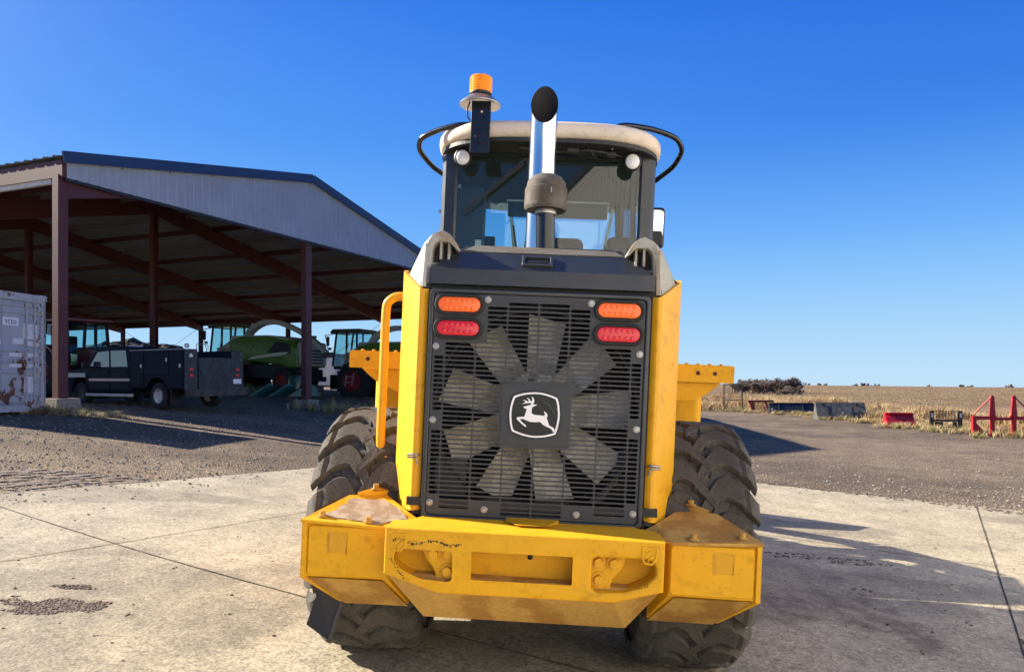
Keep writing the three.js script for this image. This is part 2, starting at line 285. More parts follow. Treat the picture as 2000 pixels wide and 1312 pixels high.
const stoneG = (() => { const g = new THREE.IcosahedronGeometry(1, 1), p = g.attributes.position; for (let i = 0; i < p.count; i++) { const k = .75 + .5 * fbm(p.getX(i) * 2 + 5, p.getY(i) * 2 + p.getZ(i) * 3, 2); p.setXYZ(i, p.getX(i) * k, p.getY(i) * k * .6, p.getZ(i) * k); } g.computeVertexNormals(); return keep(geo(g, .5)); })();
{ // loose stones over the yard, thinning onto the slab edge
  const L = [];
  for (let i = 0; i < 26000; i++) {
    const D = 6.5 + 24 * Math.pow(rnd(), 1.6), x = rr(-.74, .74) * D; if (!inYard(x, D)) continue;
    const [u, v] = toUV(x, D), inside = onSlab(x, D), dist = inside ? Math.min(U1 - u, v - V0) : 0; if (inside && rnd() > .5 * Math.exp(-dist * 3.2)) continue;
    const s = .006 + .016 * Math.pow(rnd(), 3), k = rr(.12, .30); L.push({ x, y: ground(x, D) + (inside ? .017 : 0) + s * .1, z: -D, s, ry: rr(0, 6.3), rx: rr(-.4, .4), c: [k, k * .92, k * .82] });
  }
  instances('loose_gravel', 'scattered loose gravel over the yard', 'gravel', stoneG, mat(1, 1, 1, .9), L);
  const C = []; // clods of dried mud
  const clod = (cx, cD, n, sx, sd, smin, smax) => { for (let i = 0; i < n; i++) { const a = rr(0, 6.3), r = Math.sqrt(rnd()), x = cx + Math.cos(a) * r * sx, D = cD + Math.sin(a) * r * sd; const s = smin + (smax - smin) * Math.pow(rnd(), 2.5), k = rr(.6, 1.15); C.push({ x, y: ground(x, D) + .014 + s * .25, z: -D, s, sy: s * .8, ry: rr(0, 6.3), rx: rr(-.5, .5), c: [.13 * k, .10 * k, .078 * k] }); } };
  for (let i = 0; i < 20000; i++) { // one ragged patch of dropped soil and a small one behind it
    const x = rr(-3.6, -2.45), D = rr(4.5, 5.3); if (soilPatch(x, D) < .24) continue;
    const s = .002 + .010 * Math.pow(rnd(), 4), k = rr(.55, 1.2); C.push({ x, y: ground(x, D) + .014 + s * .2, z: -D, s, sy: s * .8, ry: rr(0, 6.3), rx: rr(-.5, .5), c: [.14 * k, .105 * k, .08 * k] }); }
  for (const [x, D, a, b, n] of [[3.0, 7.25, .5, .06, 120], [3.35, 7.1, .3, .07, 90], [2.7, 7.4, .35, .04, 50], [3.6, 5.0, .16, .12, 140], [3.45, 4.75, .1, .06, 50], [2.9, 6.1, .2, .1, 26]]) clod(x, D, n, a, b, .004, .016);
  for (let i = 0; i < 420; i++) { const D = rr(3.2, 11), x = rr(-.72, .72) * D; if (onSlab(x, D)) clod(x, D, 1 + Math.floor(rr(0, 2)), .03, .03, .003, .012); }
  for (let i = 0; i < 26; i++) clod(4.4 + i * .13 + rr(-.1, .1), 12.7 - i * .09 + rr(-.15, .15), 16, .16, .12, .006, .024);
  for (let i = 0; i < 20; i++) { const t = rnd(); const [x, D] = slabXD(mix(2, 11, t), V0 + rr(.1, .6)); clod(x, D, 12, .22, .05, .004, .012); }
  instances('mud_clods', 'crumbs of dried mud dropped on the concrete slab', 'mud', stoneG, mat(1, 1, 1, .95), C);
  // tyre-track ridges pressed into the dirt at the slab's near corner
  const T = []; for (let r = 0; r < 17; r++) for (let k = 0; k < 9; k++) { if (rnd() < .15) continue; const D = 8.15 + r * .095 + .05 * Math.sin(k * 1.3) + rr(-.015, .015), x = -6.9 + k * .2 + r * .05 + rr(-.05, .05); if (onSlab(x, D - .1)) continue; const q = rr(.85, 1.15); T.push({ x, y: ground(x, D) - .004, z: -D, s: rr(.10, .16), sy: rr(.012, .022), sz: .024, ry: rr(-.2, .2), c: [.20 * q, .162 * q, .125 * q] }); }
  instances('tyre_track_dirt', 'ridged tyre marks pressed in the dirt beside the slab', 'dirt', stoneG, mat(1, 1, 1, .95), T);
}
// ---------- wheel loader ----------
const loader = thing('wheel_loader', 'yellow articulated wheel loader seen from behind, leaping deer badge on its grille', 'loader');
{
  const q = new THREE.Quaternion().setFromAxisAngle(new THREE.Vector3(0, 0, 1), -.0436).multiply(new THREE.Quaternion().setFromAxisAngle(new THREE.Vector3(0, 1, 0), -.047));
  loader.quaternion.copy(q); loader.position.set(.065, .016, -4);
  const Z = D => 4 - D;                                   // depth from the camera's stand to the machine's own z
  const P = (x, y, D) => [x, y, Z(D)];
  const grp = (name, parent = loader) => { const g = new THREE.Group(); g.name = name; parent.add(g); return g; };
  const add = (n, g, m, p = loader, cr = 0) => part(n, g, m, p, cr);

  // wheels: carcass, rim and staggered zig-zag lugs
  const R = .715, HW = .28;
  const rt = a => R - .016 * (a / HW) ** 2 - (Math.abs(a) > .25 ? (Math.abs(a) - .25) * 1.1 : 0);
  const carc = keep(geo(lathe([[.30, -.20], [.36, -.235], [.46, -.272], [.55, -.278], [.61, -.268], [.648, -.25], [.674, -.18], [.684, 0], [.674, .18], [.648, .25], [.61, .268], [.55, .278], [.46, .272], [.36, .235], [.30, .20]], 72, 'x'), .6));
  const rimG = keep(geo([lathe([[0, .06], [.14, .06], [.15, .10], [.2, .10], [.26, .02], [.30, .05], [.315, .19], [.345, .215], [.345, .235], [.30, .225], [.29, .08], [0, .08]], 40, 'x'), lathe([[.3, -.2], [.33, -.21], [.28, -.1], [.0, -.1]], 40, 'x')], .5));
  const lugG = (sgn, v) => {
    const c = new THREE.CatmullRomCurve3([[.298, -.03, .060], [.262, -.012, .063], [.215, .028, .066], [.165, .072, .068], [.115, .092, .068], [.065, .058, .062], [.02, -.008, .054], [-.02, -.070, .044], [-.048, -.115, .03]].map(p => V3(p))), N = 16, rows = [];
    for (let i = 0; i <= N; i++) { const p = c.getPoint(i / N), a = p.x, cc = p.y, step = (a > .195 && a < .225) ? -.010 : 0, w = p.z + .003 * Math.sin(i * 1.7 + v * 2.1);
      const r1 = rt(a) + step * .9 - .003 * (v % 3), r0 = rt(a) - .055, f = (q, r) => [sgn * a, r * Math.cos(q / R), -r * Math.sin(q / R)];
      rows.push([f(cc - w - .012, r0), f(cc - w, r1 - .008), f(cc - w + .008, r1), f(cc + w - .008, r1), f(cc + w, r1 - .008), f(cc + w + .012, r0)]); }
    const pos = [], tri = (a, b, d) => pos.push(...a, ...b, ...d);
    for (let i = 0; i < N; i++) for (let k = 0; k < 5; k++) { const A = rows[i][k], B = rows[i][k + 1], C = rows[i + 1][k], D = rows[i + 1][k + 1]; tri(A, B, C); tri(B, D, C); }
    for (const r of [rows[0], rows[N]]) for (let k = 1; k < 5; k++) tri(r[0], r[k], r[k + 1]);
    const g = new THREE.BufferGeometry(); g.setAttribute('position', new THREE.Float32BufferAttribute(pos, 3)); g.computeVertexNormals(); return keep(geo(g, .55));
  };
  const lugs = [[0, 1, 2, 3].map(v => lugG(1, v)), [0, 1, 2, 3].map(v => lugG(-1, v))], NL = 22;
  function wheel(name, x, D, turn, outward) {
    const w = grp(name); w.position.set(x, R - .012, Z(D)); w.rotation.x = turn; w.scale.x = outward;
    add('tyre', carc, MT.tyre, w); add('rim', rimG, MT.yellowWorn, w);
    for (let k = 0; k < NL; k++) for (const s of [0, 1]) { const l = add('tread_lug', lugs[s][(k * 7 + s * 3) % 4], MT.tyre, w); l.rotation.x = -(k + s * .5) / NL * Math.PI * 2; }
    return w;
  }
  wheel('rear_wheel', -.895, 4.5, .10, -1); wheel('rear_wheel', .895, 4.5, .22, 1); wheel('front_wheel', -.9, 7.5, 0, -1); wheel('front_wheel', .9, 7.5, .1, 1);

  add('added_shade_plate', [box2(-.63, -.58, .12, .9, Z(5.6), Z(4.9))], MT.black);  // added plate, keeps sun off the ground strip under the bumper
  // frame, axles
  add('rear_frame', [box2(-.42, .42, .42, 1.0, Z(6.2), Z(3.7)), box2(-.62, .62, .98, 1.02, Z(5), Z(3.66))], MT.black);
  for (const D of [4.5, 7.5]) add('axle', [bar(P(-.75, R, D), P(.75, R, D), .15, 20), lathe([[0, -.3], [.18, -.26], [.27, -.08], [.27, .08], [.18, .26], [0, .3]], 24, 'z').translate(...P(0, R, D))], MT.black, loader, .5);
  add('articulation_joint', [bar(P(0, .45, 6.15), P(0, 1.15, 6.15), .12, 20), box2(-.3, .3, .6, .7, Z(6.4), Z(5.9)), box2(-.3, .3, .95, 1.05, Z(6.4), Z(5.9))], MT.yellowDust);
  add('front_frame', [hull([P(-.4, .5, 6.3), P(.4, .5, 6.3), P(-.45, 1.1, 6.3), P(.45, 1.1, 6.3), P(-.4, .5, 7.9), P(.4, .5, 7.9), P(-.45, 1.3, 7.4), P(.45, 1.3, 7.4), P(-.4, 1.0, 7.9), P(.4, 1.0, 7.9)]), hull([P(-.46, 1.1, 6.6), P(-.34, 1.1, 6.6), P(-.46, 1.75, 6.9), P(-.34, 1.75, 6.9), P(-.46, 1.75, 7.15), P(-.34, 1.75, 7.15), P(-.46, 1.1, 7.5), P(-.34, 1.1, 7.5)]), hull([P(.46, 1.1, 6.6), P(.34, 1.1, 6.6), P(.46, 1.75, 6.9), P(.34, 1.75, 6.9), P(.46, 1.75, 7.15), P(.34, 1.75, 7.15), P(.46, 1.1, 7.5), P(.34, 1.1, 7.5)])], MT.yellowWorn);

  // boom, linkage, coupler and bucket in front (throw their shadow to the right)
  const boomPts = [[6.95, 1.70], [8.0, 1.86], [8.9, 1.55], [9.6, .80]];
  for (const s of [-1, 1]) add('boom_arm', boomPts.slice(0, -1).map((p, i) => { const b = boomPts[i + 1]; return beam([s * .52, p[1], Z(p[0])], [s * .52, b[1], Z(b[0])], .09, .26); }), MT.yellowWorn);
  for (const s of [-1, 1]) add('lift_cylinder', [bar(P(s * .42, .95, 7.0), P(s * .42, 1.30, 7.8), .07, 12), bar(P(s * .42, 1.30, 7.8), P(s * .5, 1.6, 8.5), .04, 12)], MT.black);
  add('boom_crosstube', bar(P(-.52, 1.55, 8.55), P(.52, 1.55, 8.55), .11, 16), MT.yellowWorn);
  add('bell_crank', hull([P(-.06, 2.05, 8.35), P(.06, 2.05, 8.35), P(-.06, 1.5, 8.45), P(.06, 1.5, 8.45), P(-.06, 1.0, 8.95), P(.06, 1.0, 8.95)]), MT.yellowWorn);
  add('tilt_cylinder', bar(P(0, 1.5, 7.1), P(0, 2.0, 8.35), .06, 12), MT.black);
  { // bucket
    const prof = [[9.55, 1.30], [9.60, .35], [9.75, .12], [10.75, .08], [10.75, .12], [9.85, .2], [9.70, .4], [9.66, 1.28], [9.95, 1.42], [9.93, 1.45]].map(p => [Z(p[0]), p[1]]);
    add('bucket', [extX(prof, 2.5), ...[-1.25, 1.23].map(x => hull([[x, 1.30, Z(9.58)], [x + .02, 1.30, Z(9.58)], [x, .1, Z(9.8)], [x + .02, .1, Z(9.8)], [x, .1, Z(10.7)], [x + .02, .1, Z(10.7)], [x, 1.4, Z(9.95)], [x + .02, 1.4, Z(9.95)]]))], MT.yellowWorn);
  }

  // side counterweight boxes; their cover plates rise towards the tyre
  const deckP = { A: [1.088, .918, 3.475], B: [.672, .902, 3.475], C: [.53, .908, 3.62], D: [.62, .942, 3.70], E: [.765, .988, 3.88], F: [.94, .992, 3.79] };
  const deckT = ['ABD', 'BCD', 'ADE', 'AEF'].map(t => [...t].map(k => deckP[k]));
  const deckY = (x, D) => { x = Math.abs(x); let best = null, bd = 1e9; for (const [a, b, c] of deckT) { const d = (b[2] - c[2]) * (a[0] - c[0]) + (c[0] - b[0]) * (a[2] - c[2]), u = ((b[2] - c[2]) * (x - c[0]) + (c[0] - b[0]) * (D - c[2])) / d, v = ((c[2] - a[2]) * (x - c[0]) + (a[0] - c[0]) * (D - c[2])) / d, w = 1 - u - v, out = Math.max(0, -u, -v, -w); if (out < bd) { bd = out; best = u * a[1] + v * b[1] + w * c[1]; } } return best; };
  const drape = (g, y0) => { const p = g.attributes.position; for (let i = 0; i < p.count; i++) p.setY(i, p.getY(i) - y0 + deckY(p.getX(i), 4 - p.getZ(i))); g.computeVertexNormals(); return g; };
  for (const s of [-1, 1]) {
    const X = x => s * x;
    const b = add('counterweight_box', [hull([P(X(.662), .65, 3.5), P(X(1.06), .645, 3.5), P(X(1.06), .895, 3.5), P(X(.662), .885, 3.5), P(X(.6), .465, 3.74), P(X(.935), .462, 3.74), P(X(.92), .965, 3.775), P(X(.72), .94, 3.77), P(X(.6), .88, 3.70), P(X(.95), .60, 3.76)])], MT.yellowWorn, loader);
    add('front_plate', ext(rrect(.388, .235, .022, X(.859), .772), .012, .004, 0, 0, Z(3.5) + .011), MT.yellowWorn, b);
    add('lower_plate', hull([P(X(.69), .640, 3.497), P(X(1.05), .640, 3.497), P(X(.605), .455, 3.737), P(X(.93), .452, 3.737), P(X(.69), .633, 3.51), P(X(1.05), .633, 3.51), P(X(.605), .449, 3.75), P(X(.93), .446, 3.75)]), MT.yellowDust, b);
    add('end_plate', hull([P(X(1.062), .902, 3.485), P(X(1.083), .902, 3.485), P(X(1.062), .64, 3.485), P(X(1.083), .64, 3.485), P(X(.94), .455, 3.745), P(X(.958), .455, 3.745), P(X(.935), .975, 3.775), P(X(.953), .975, 3.775)]), MT.yellow, b);
    const pos = [], T = (p, q, r) => pos.push(...p, ...q, ...r), up = (p, k) => P(X(p[0]), p[1] - k, p[2]);
    for (const t of deckT) { T(...t.map(p => up(p, 0))); T(...t.map(p => up(p, .014))); }
    const ring = 'ABCDEF'; for (let k = 0; k < 6; k++) { const a = deckP[ring[k]], c = deckP[ring[(k + 1) % 6]]; T(up(a, 0), up(c, 0), up(c, .014)); T(up(a, 0), up(c, .014), up(a, .014)); }
    const cg = new THREE.BufferGeometry(); cg.setAttribute('position', new THREE.Float32BufferAttribute(pos, 3)); cg.computeVertexNormals();
    add('cover_plate', cg, s < 0 ? MT.yellowWorn : MT.yellowDust, b);
    add('rear_step', [hull([[.765, .985, 3.885], [.90, .985, 3.80], [.72, 1.0, 3.97], [.83, 1.0, 3.88]].flatMap(p => [P(X(p[0]), p[1] + .022, p[2]), P(X(p[0]), p[1], p[2])]))], s < 0 ? MT.yellow : MT.yellowDust, b);
    for (const [x, D] of [[1.0, 3.53], [.77, 3.51], [.82, 3.86]]) add('bolt', hexBolt(.016, .022, X(x), deckY(x, D) + (D > 3.8 ? .028 : .004), Z(D)), MT.yellowDust, b);
    if (s < 0) { // worn grip mat, ragged edge
      const o = [[-.99, 3.535], [-.72, 3.49], [-.60, 3.60], [-.66, 3.70], [-.76, 3.80], [-.91, 3.76]], pts = [];
      for (let i = 0; i < o.length; i++) { const a = o[i], c = o[(i + 1) % o.length]; for (let k = 0; k < 14; k++) { const t = k / 14, rag = (i === 5 || i === 0) ? .014 : .003; pts.push([mix(a[0], c[0], t) + rr(-rag, rag), Z(mix(a[1], c[1], t) + rr(-rag, rag) * .5)]); } }
      add('grip_mat', drape(clean(extY(pts, .001, .006)), -.0), mat(.42, .33, .25, .95, { map: rescale(dustT, .35), bumpMap: rescale(grainB, .12), bumpScale: .002 }), b);
    }
    add('decal_patch', ext(rrect(.10, .10, .01, X(.91), .81).getPoints().map((p, i) => [p.x + .004 * Math.sin(i * 5), p.y + .004 * Math.cos(i * 7)]), .0008, 0, 0, 0, Z(3.5) + .0119), mat(.72, .36, .016, .8, { bumpMap: rescale(grainB, .06), bumpScale: .003 }), b);
  }
  add('mud_flap', hull([P(-1.07, .52, 3.77), P(-.94, .50, 3.77), P(-1.125, .325, 3.75), P(-1.0, .255, 3.73), P(-1.07, .52, 3.785), P(-.94, .50, 3.785), P(-1.125, .325, 3.765), P(-1.0, .255, 3.745)]), MT.black);
  add('flap_stay', [beam(P(-.998, .26, 3.735), P(-.94, .49, 3.765), .012, .02)], MT.charcoal);

  // centre counterweight casting with pockets
  {
    const f = shape([[-.655, .927], [.615, .927], [.615, .70], [.395, .640], [-.405, .640], [-.655, .715]]);
    const hole = pts => { const h = new THREE.Path(); h.moveTo(...pts[0]); pts.slice(1).forEach(p => p.length === 4 ? h.quadraticCurveTo(...p) : h.lineTo(...p)); h.closePath(); f.holes.push(h); };
    const pocket = s => [[s * .545, .845], [s * .34, .845], [s * .31, .845, s * .31, .815], [s * .31, .715], [s * .31, .688, s * .345, .684], [s * .46, .692], [s * .60, .735, s * .60, .79], [s * .60, .845, s * .545, .845]].map((p, i) => p);
    const off = p => p.map((c, i) => i % 2 ? c : c - .02);
    hole(pocket(-1).map(off)); hole(pocket(1).map(off));
    hole([[-.245, .85], [.195, .85], [.215, .85, .215, .83], [.215, .715], [.215, .70, .20, .70], [-.25, .70], [-.265, .70, -.265, .715], [-.265, .83], [-.265, .85, -.245, .85]]);
    const cast = add('counterweight_casting', [ext(f, .20, .011, 0, 0, Z(3.35), 3)], MT.yellowCast, loader, .6);
    add('top_deck', [hull([P(-.655, .926, 3.37), P(.615, .926, 3.37), P(-.50, .932, 3.72), P(.48, .932, 3.72), P(-.655, .90, 3.37), P(.615, .90, 3.37), P(-.50, .90, 3.72), P(.48, .90, 3.72)])], MT.yellowWorn, cast);
    add('back_plate', box2(-.65, .61, .66, .92, Z(3.66), Z(3.47)), MT.yellowCast, cast);
    add('lower_skirt', hull([P(-.655, .712, 3.40), P(.615, .697, 3.40), P(-.405, .642, 3.362), P(.395, .642, 3.362), P(-.50, .452, 3.60), P(.48, .452, 3.60), P(-.50, .452, 3.68), P(.48, .452, 3.68), P(-.65, .70, 3.68), P(.61, .70, 3.68)]), MT.yellowDust, cast);
    for (const s of [-1, 1]) {
      const X = x => s * x - .02, pad = new THREE.Shape(); pad.moveTo(X(.30), .86); pad.lineTo(X(.462), .86); pad.quadraticCurveTo(X(.468), .80, X(.44), .772); pad.quadraticCurveTo(X(.395), .735, X(.40), .67); pad.lineTo(X(.30), .67); pad.closePath();
      add('bolt_pad', ext(pad, .06, .006, 0, 0, Z(3.395), 2), MT.yellowCast, cast);
      for (const [x, y] of [[.425, .812], [.355, .814], [.357, .735]]) add('bolt', hexBolt(.024, .022, X(x - (y > .8 ? .012 : .01)), y, Z(3.393), 'z'), MT.yellow, cast);
      const emb = shape([[0, 0], [.075, 0], [.07, -.055], [.05, -.085], [.012, -.08], [0, -.05]].map(p => [p[0] + (s < 0 ? -.625 : .51), p[1] + .905]));
      emb.holes.push(new THREE.Path([[.007, -.007], [.068, -.007], [.063, -.052], [.047, -.078], [.016, -.074], [.007, -.048]].map(p => new THREE.Vector2(p[0] + (s < 0 ? -.625 : .51), p[1] + .905))));
      add('cast_mark', [ext(emb, .005, .0015, 0, 0, Z(3.35) + .004), tube([[.022, -.03], [.04, -.022], [.052, -.034], [.034, -.055], [.03, -.07]].map(p => [p[0] + (s < 0 ? -.625 : .51), p[1] + .905, Z(3.35) + .0005]), .0035, 20, 6)], MT.yellowCast, cast);
    }
    add('drain_hole', [lathe([[0, 0], [.012, 0], [.012, .004]], 16, 'z').translate(.01, .80, Z(3.468))], MT.soot, cast);
    add('pin_boss', lathe([[0, .008], [.03, .008], [.036, 0]], 20).translate(-.02, .702, Z(3.41)), MT.yellowDust, cast);
    add('paint_scuffs', (() => { const o = []; let x = -.615; while (x < -.30) { const y = .868 + .008 * Math.sin(x * 40) + rr(-.004, .004); o.push(box(rr(.003, .009), rr(.002, .012), .0012, x, y, Z(3.35) + .0004)); x += rr(.004, .012); } for (let i = 0; i < 14; i++) { const t = i / 14; o.push(box(rr(.003, .007), rr(.003, .008), .0012, -.628 + .07 * t + rr(-.004, .004), .79 - .09 * t + rr(-.006, .006), Z(3.35) + .0004)); o.push(box(rr(.002, .005), rr(.002, .004), .0012, .545 - .06 * t * t + rr(-.004, .004), .735 - .03 * t + rr(-.004, .004), Z(3.35) + .0004)); } return o; })(), mat(.05, .035, .02, .9), cast);
    add('tow_plate', hull([P(-.12, .934, 3.60), P(.14, .934, 3.60), P(-.06, .939, 3.5), P(.08, .939, 3.5), P(-.12, .93, 3.66), P(.14, .93, 3.66), P(-.12, .945, 3.66), P(.14, .945, 3.66)]), MT.yellow, cast);
  }

  // engine enclosure: folded yellow side panels
  const strip = (pts, th) => { // pts: [x, D, yb, yt, nx, nD] plan points with inward normals
    const pos = [], q = (a, b, c, d) => pos.push(...a, ...b, ...c, ...a, ...c, ...d), o = (p, k, y) => P(p[0] + p[4] * th * k, y, p[1] + p[5] * th * k);
    for (let i = 0; i < pts.length - 1; i++) { const a = pts[i], b = pts[i + 1];
      for (const k of [0, 1]) q(o(a, k, a[2]), o(b, k, b[2]), o(b, k, b[3]), o(a, k, a[3]));
      q(o(a, 0, a[3]), o(b, 0, b[3]), o(b, 1, b[3]), o(a, 1, a[3])); q(o(a, 0, a[2]), o(b, 0, b[2]), o(b, 1, b[2]), o(a, 1, a[2])); }
    for (const p of [pts[0], pts[pts.length - 1]]) q(o(p, 0, p[2]), o(p, 1, p[2]), o(p, 1, p[3]), o(p, 0, p[3]));
    const g = new THREE.BufferGeometry(); g.setAttribute('position', new THREE.Float32BufferAttribute(pos, 3)); g.computeVertexNormals(); return g;
  };
  for (const s of [-1, 1]) {
    const pts = [[.548, 3.70, .955, 2.06, 0, 1], [.572, 3.676, .955, 2.058, 0, 1], [.585, 3.672, .952, 2.058, -.2, .98], [.600, 3.676, .95, 2.063, -.6, .8], [.612, 3.690, .948, 2.07, -.85, .5], [.730, 3.935, .932, 2.168, -.88, .48], [.742, 3.965, .93, 2.18, -.96, .2], [.745, 4.0, .93, 2.19, -1, 0], [.745, 5.0, .95, 2.33, -1, 0]];
    const p = add('side_panel', strip(pts.map(a => [s * a[0], a[1], a[2], a[3], s * a[4], a[5]]), .022), MT.yellow, loader, .5);
    add('latch', [tube([[s * .565, 1.228, Z(3.67)], [s * .585, 1.232, Z(3.655)], [s * .625, 1.228, Z(3.665)]], .006, 16, 8), tube([[s * .625, 1.216, Z(3.665)], [s * .58, 1.214, Z(3.655)], [s * .57, 1.18, Z(3.66)]], .005, 16, 8)], MT.steel, p);
  }
  add('engine_enclosure', [box2(-.70, .70, 1.0, 2.12, Z(5.1), Z(4.3)), box2(-.60, -.575, .95, 2.1, Z(4.35), Z(3.70)), box2(.575, .60, .95, 2.1, Z(4.35), Z(3.70)), box2(-.6, .6, 2.05, 2.09, Z(4.35), Z(3.70)), box2(-.6, .6, .93, .955, Z(4.35), Z(3.69))], MT.black);

  // grille: frame, slotted plate, lamps, bolts
  const G = grp('grille');
  {
    const outer = rrect(1.09, 1.145, .03, 0, 1.49); outer.holes.push(rrect(1.045, 1.10, .02, 0, 1.49, THREE.Path));
    add('grille_frame', ext(outer, .05, .006, 0, 0, Z(3.645), 2), MT.charcoal, G);
    const seal = rrect(1.13, 1.185, .03, 0, 1.49); seal.holes.push(rrect(1.092, 1.147, .03, 0, 1.49, THREE.Path));
    add('seal', ext(seal, .03, .004, 0, 0, Z(3.69)), MT.blackRubber, G);
    const pl = rrect(1.04, 1.095, .02, 0, 1.49), slot = (x0, x1, y) => { if (x1 - x0 < .02) return; pl.holes.push(rrect(x1 - x0, .0150, .0074, (x0 + x1) / 2, y, THREE.Path)); };
    const cw = .1533, w = .0055;
    for (let k = 0; k < 46; k++) {
      const y = 1.995 - .0230 * k;
      for (const s of [-1, 1]) {
        const S = (a, b) => s > 0 ? slot(a, b, y) : slot(-b, -a, y), mid = y > 1.305 && y < 1.605;
        if (!mid) S(w / 2 + .001, cw - w / 2);
        if (y < 1.982 && y > 1.01) { let a = cw + w / 2, b = 2 * cw - w / 2; if (mid) a = .175; if (y > 1.79) b = .252; S(a, b); }
        if (y < 1.795 && y > .98) S(2 * cw + w / 2, 3 * cw - w / 2);
        if (y < 1.735 && y > 1.03 && Math.abs(y - 1.409) > .035) S(3 * cw + w / 2, .510);
      }
    }
    const g = new THREE.ExtrudeGeometry(pl, { depth: .004, bevelEnabled: false, curveSegments: 5 }); g.translate(0, 0, Z(3.655));
    add('slotted_plate', g, MT.grille, G);
    for (const [x, y] of [[-.255, 2.013], [.255, 2.013], [-.505, 1.774], [.5, 1.774], [-.505, 1.409], [.5, 1.407], [-.503, 1.0], [-.231, .977], [.224, .975], [.5, .993]])
      add('bolt', [lathe([[0, .004], [.016, .003], [.018, 0]], 18, 'z').translate(x, y, Z(3.651)), lathe([[0, .012], [.009, .012], [.011, .009], [.011, 0]], 16, 'z').translate(x, y, Z(3.651))], MT.steel, G, .5);
    for (const [x, y, m, n] of [[-.395, 1.983, MT.amberLens, 'turn_signal'], [.392, 1.983, MT.amberLens, 'turn_signal'], [-.397, 1.866, MT.redLens, 'tail_lamp'], [.392, 1.866, MT.redLens, 'tail_lamp']]) {
      const gr = rrect(.248, .108, .054, x, y); gr.holes.push(rrect(.21, .070, .035, x, y, THREE.Path));
      const ring = add(n, ext(gr, .022, .009, 0, 0, Z(3.632), 3), MT.blackRubber, G, .7);
      add('lens', ext(rrect(.214, .074, .037, x, y), .022, .008, 0, 0, Z(3.637), 3), m, ring, .7);
      const dots = []; for (let r = 0; r < 2; r++) for (let k = 0; k < 6; k++) dots.push(new THREE.SphereGeometry(.0105, 10, 6, 0, 6.3, 0, 1.57).rotateX(Math.PI / 2).scale(1, 1, .35).translate(x - .07 + k * .027 + (r ? .008 : 0), y + (r ? .017 : -.017), Z(3.637) - .0005));
      add('reflector_dots', dots, m, ring);
    }
    // emblem
    const E = (pts) => pts.map(([a, b]) => { const dx = (a - 768) / 8.2, dy = -(b - 630) / 8.2, c = Math.cos(.044), s = Math.sin(.044), k = 3.63 / 1450; return [(dx * c - dy * s) * k, (dx * s + dy * c) * k + 1.455]; });
    add('centre_plate', ext(rrect(.332, .300, .006, 0, 1.455), .004, .001, 0, 0, Z(3.6465)), MT.grille, G);
    const O = [[432, 325], [515, 296], [600, 276], [690, 266], [780, 262], [870, 270], [960, 290], [1050, 320], [1130, 355], [1150, 410], [1163, 480], [1172, 620], [1165, 700], [1150, 780], [1130, 860], [1100, 940], [1030, 962], [950, 980], [860, 990], [780, 993], [680, 983], [580, 960], [490, 928], [400, 890], [380, 830], [368, 760], [360, 630], [368, 540], [380, 470], [405, 390]];
    const scaleO = k => O.map(([a, b]) => [768 + (a - 768) * k, 630 + (b - 630) * k]);
    const badge = add('emblem', ext(E(scaleO(1.055)), .005, .0012, 0, 0, Z(3.6415)), mat(.005, .009, .009, .6), G);
    const brd = shape(E(O)); brd.holes.push(new THREE.Path(E(scaleO(.925)).map(p => new THREE.Vector2(...p))));
    add('emblem_border', ext(brd, .0015, 0, 0, 0, Z(3.6400)), MT.white, badge);
    const deer = [[585, 492], [600, 520], [640, 530], [625, 580], [608, 640], [600, 655], [545, 658], [500, 662], [475, 675], [482, 695], [505, 720], [560, 775], [612, 815], [628, 822], [633, 814], [618, 785], [575, 755], [540, 715], [527, 694], [575, 692], [640, 715], [700, 740], [780, 743], [852, 738], [900, 785], [960, 817], [1030, 848], [1070, 905], [1085, 918], [1102, 900], [1065, 830], [1000, 795], [982, 740], [966, 690], [955, 662], [978, 655], [968, 612], [938, 582], [912, 563], [928, 608], [928, 640], [900, 638], [820, 631], [760, 624], [730, 610], [716, 590], [718, 550], [728, 503], [758, 490], [790, 476], [805, 460], [765, 462], [742, 455], [757, 425], [761, 395], [747, 352], [714, 334], [731, 368], [727, 402], [700, 408], [694, 385], [672, 362], [638, 350], [664, 378], [678, 407], [650, 408], [625, 393], [578, 387], [608, 405], [624, 420], [600, 430], [563, 452], [620, 441], [680, 433], [714, 442], [712, 463], [660, 474], [622, 488]];
    add('deer', ext(E(deer), .0015, 0, 0, 0, Z(3.6400)), MT.white, badge);
    add('scratches', [[[890, 395], [925, 410], [960, 455]], [[975, 430], [1010, 490], [1060, 550]], [[1040, 540], [1075, 580], [1105, 650]], [[1090, 500], [1115, 530], [1120, 560]]].map(l => tube(E(l).map(p => [...p, Z(3.6413)]), .0010, 14, 5)), mat(.12, .13, .12, .8), badge);
  }
  // cooling fan behind the grille
  {
    const F = grp('cooling_fan'); F.position.set(0, 1.458, Z(3.81));
    add('hub', [lathe([[0, .05], [.10, .05], [.13, .03], [.13, -.05], [0, -.05]], 32, 'z'), ...Array.from({ length: 9 }, (_, k) => hexBolt(.012, .012, .1 * Math.cos(k * .698), .1 * Math.sin(k * .698), .05, 'z'))], MT.blade, F, .5);
    const N = 8, pos = [], pts = []; for (let i = 0; i <= N; i++) { const t = i / N, r = .15 + .335 * t, w = .088 + .018 * t, tw = .70 - .28 * t; const row = []; for (let k = -2; k <= 2; k++) { const u = k / 2 * w, cv = -.024 * (1 - (k / 2) ** 2); row.push([u * Math.cos(tw) + .0 - (i === N ? 0 : 0), r + (i === N ? -.018 * (k / 2) : 0), u * Math.sin(tw) + cv]); } pts.push(row); }
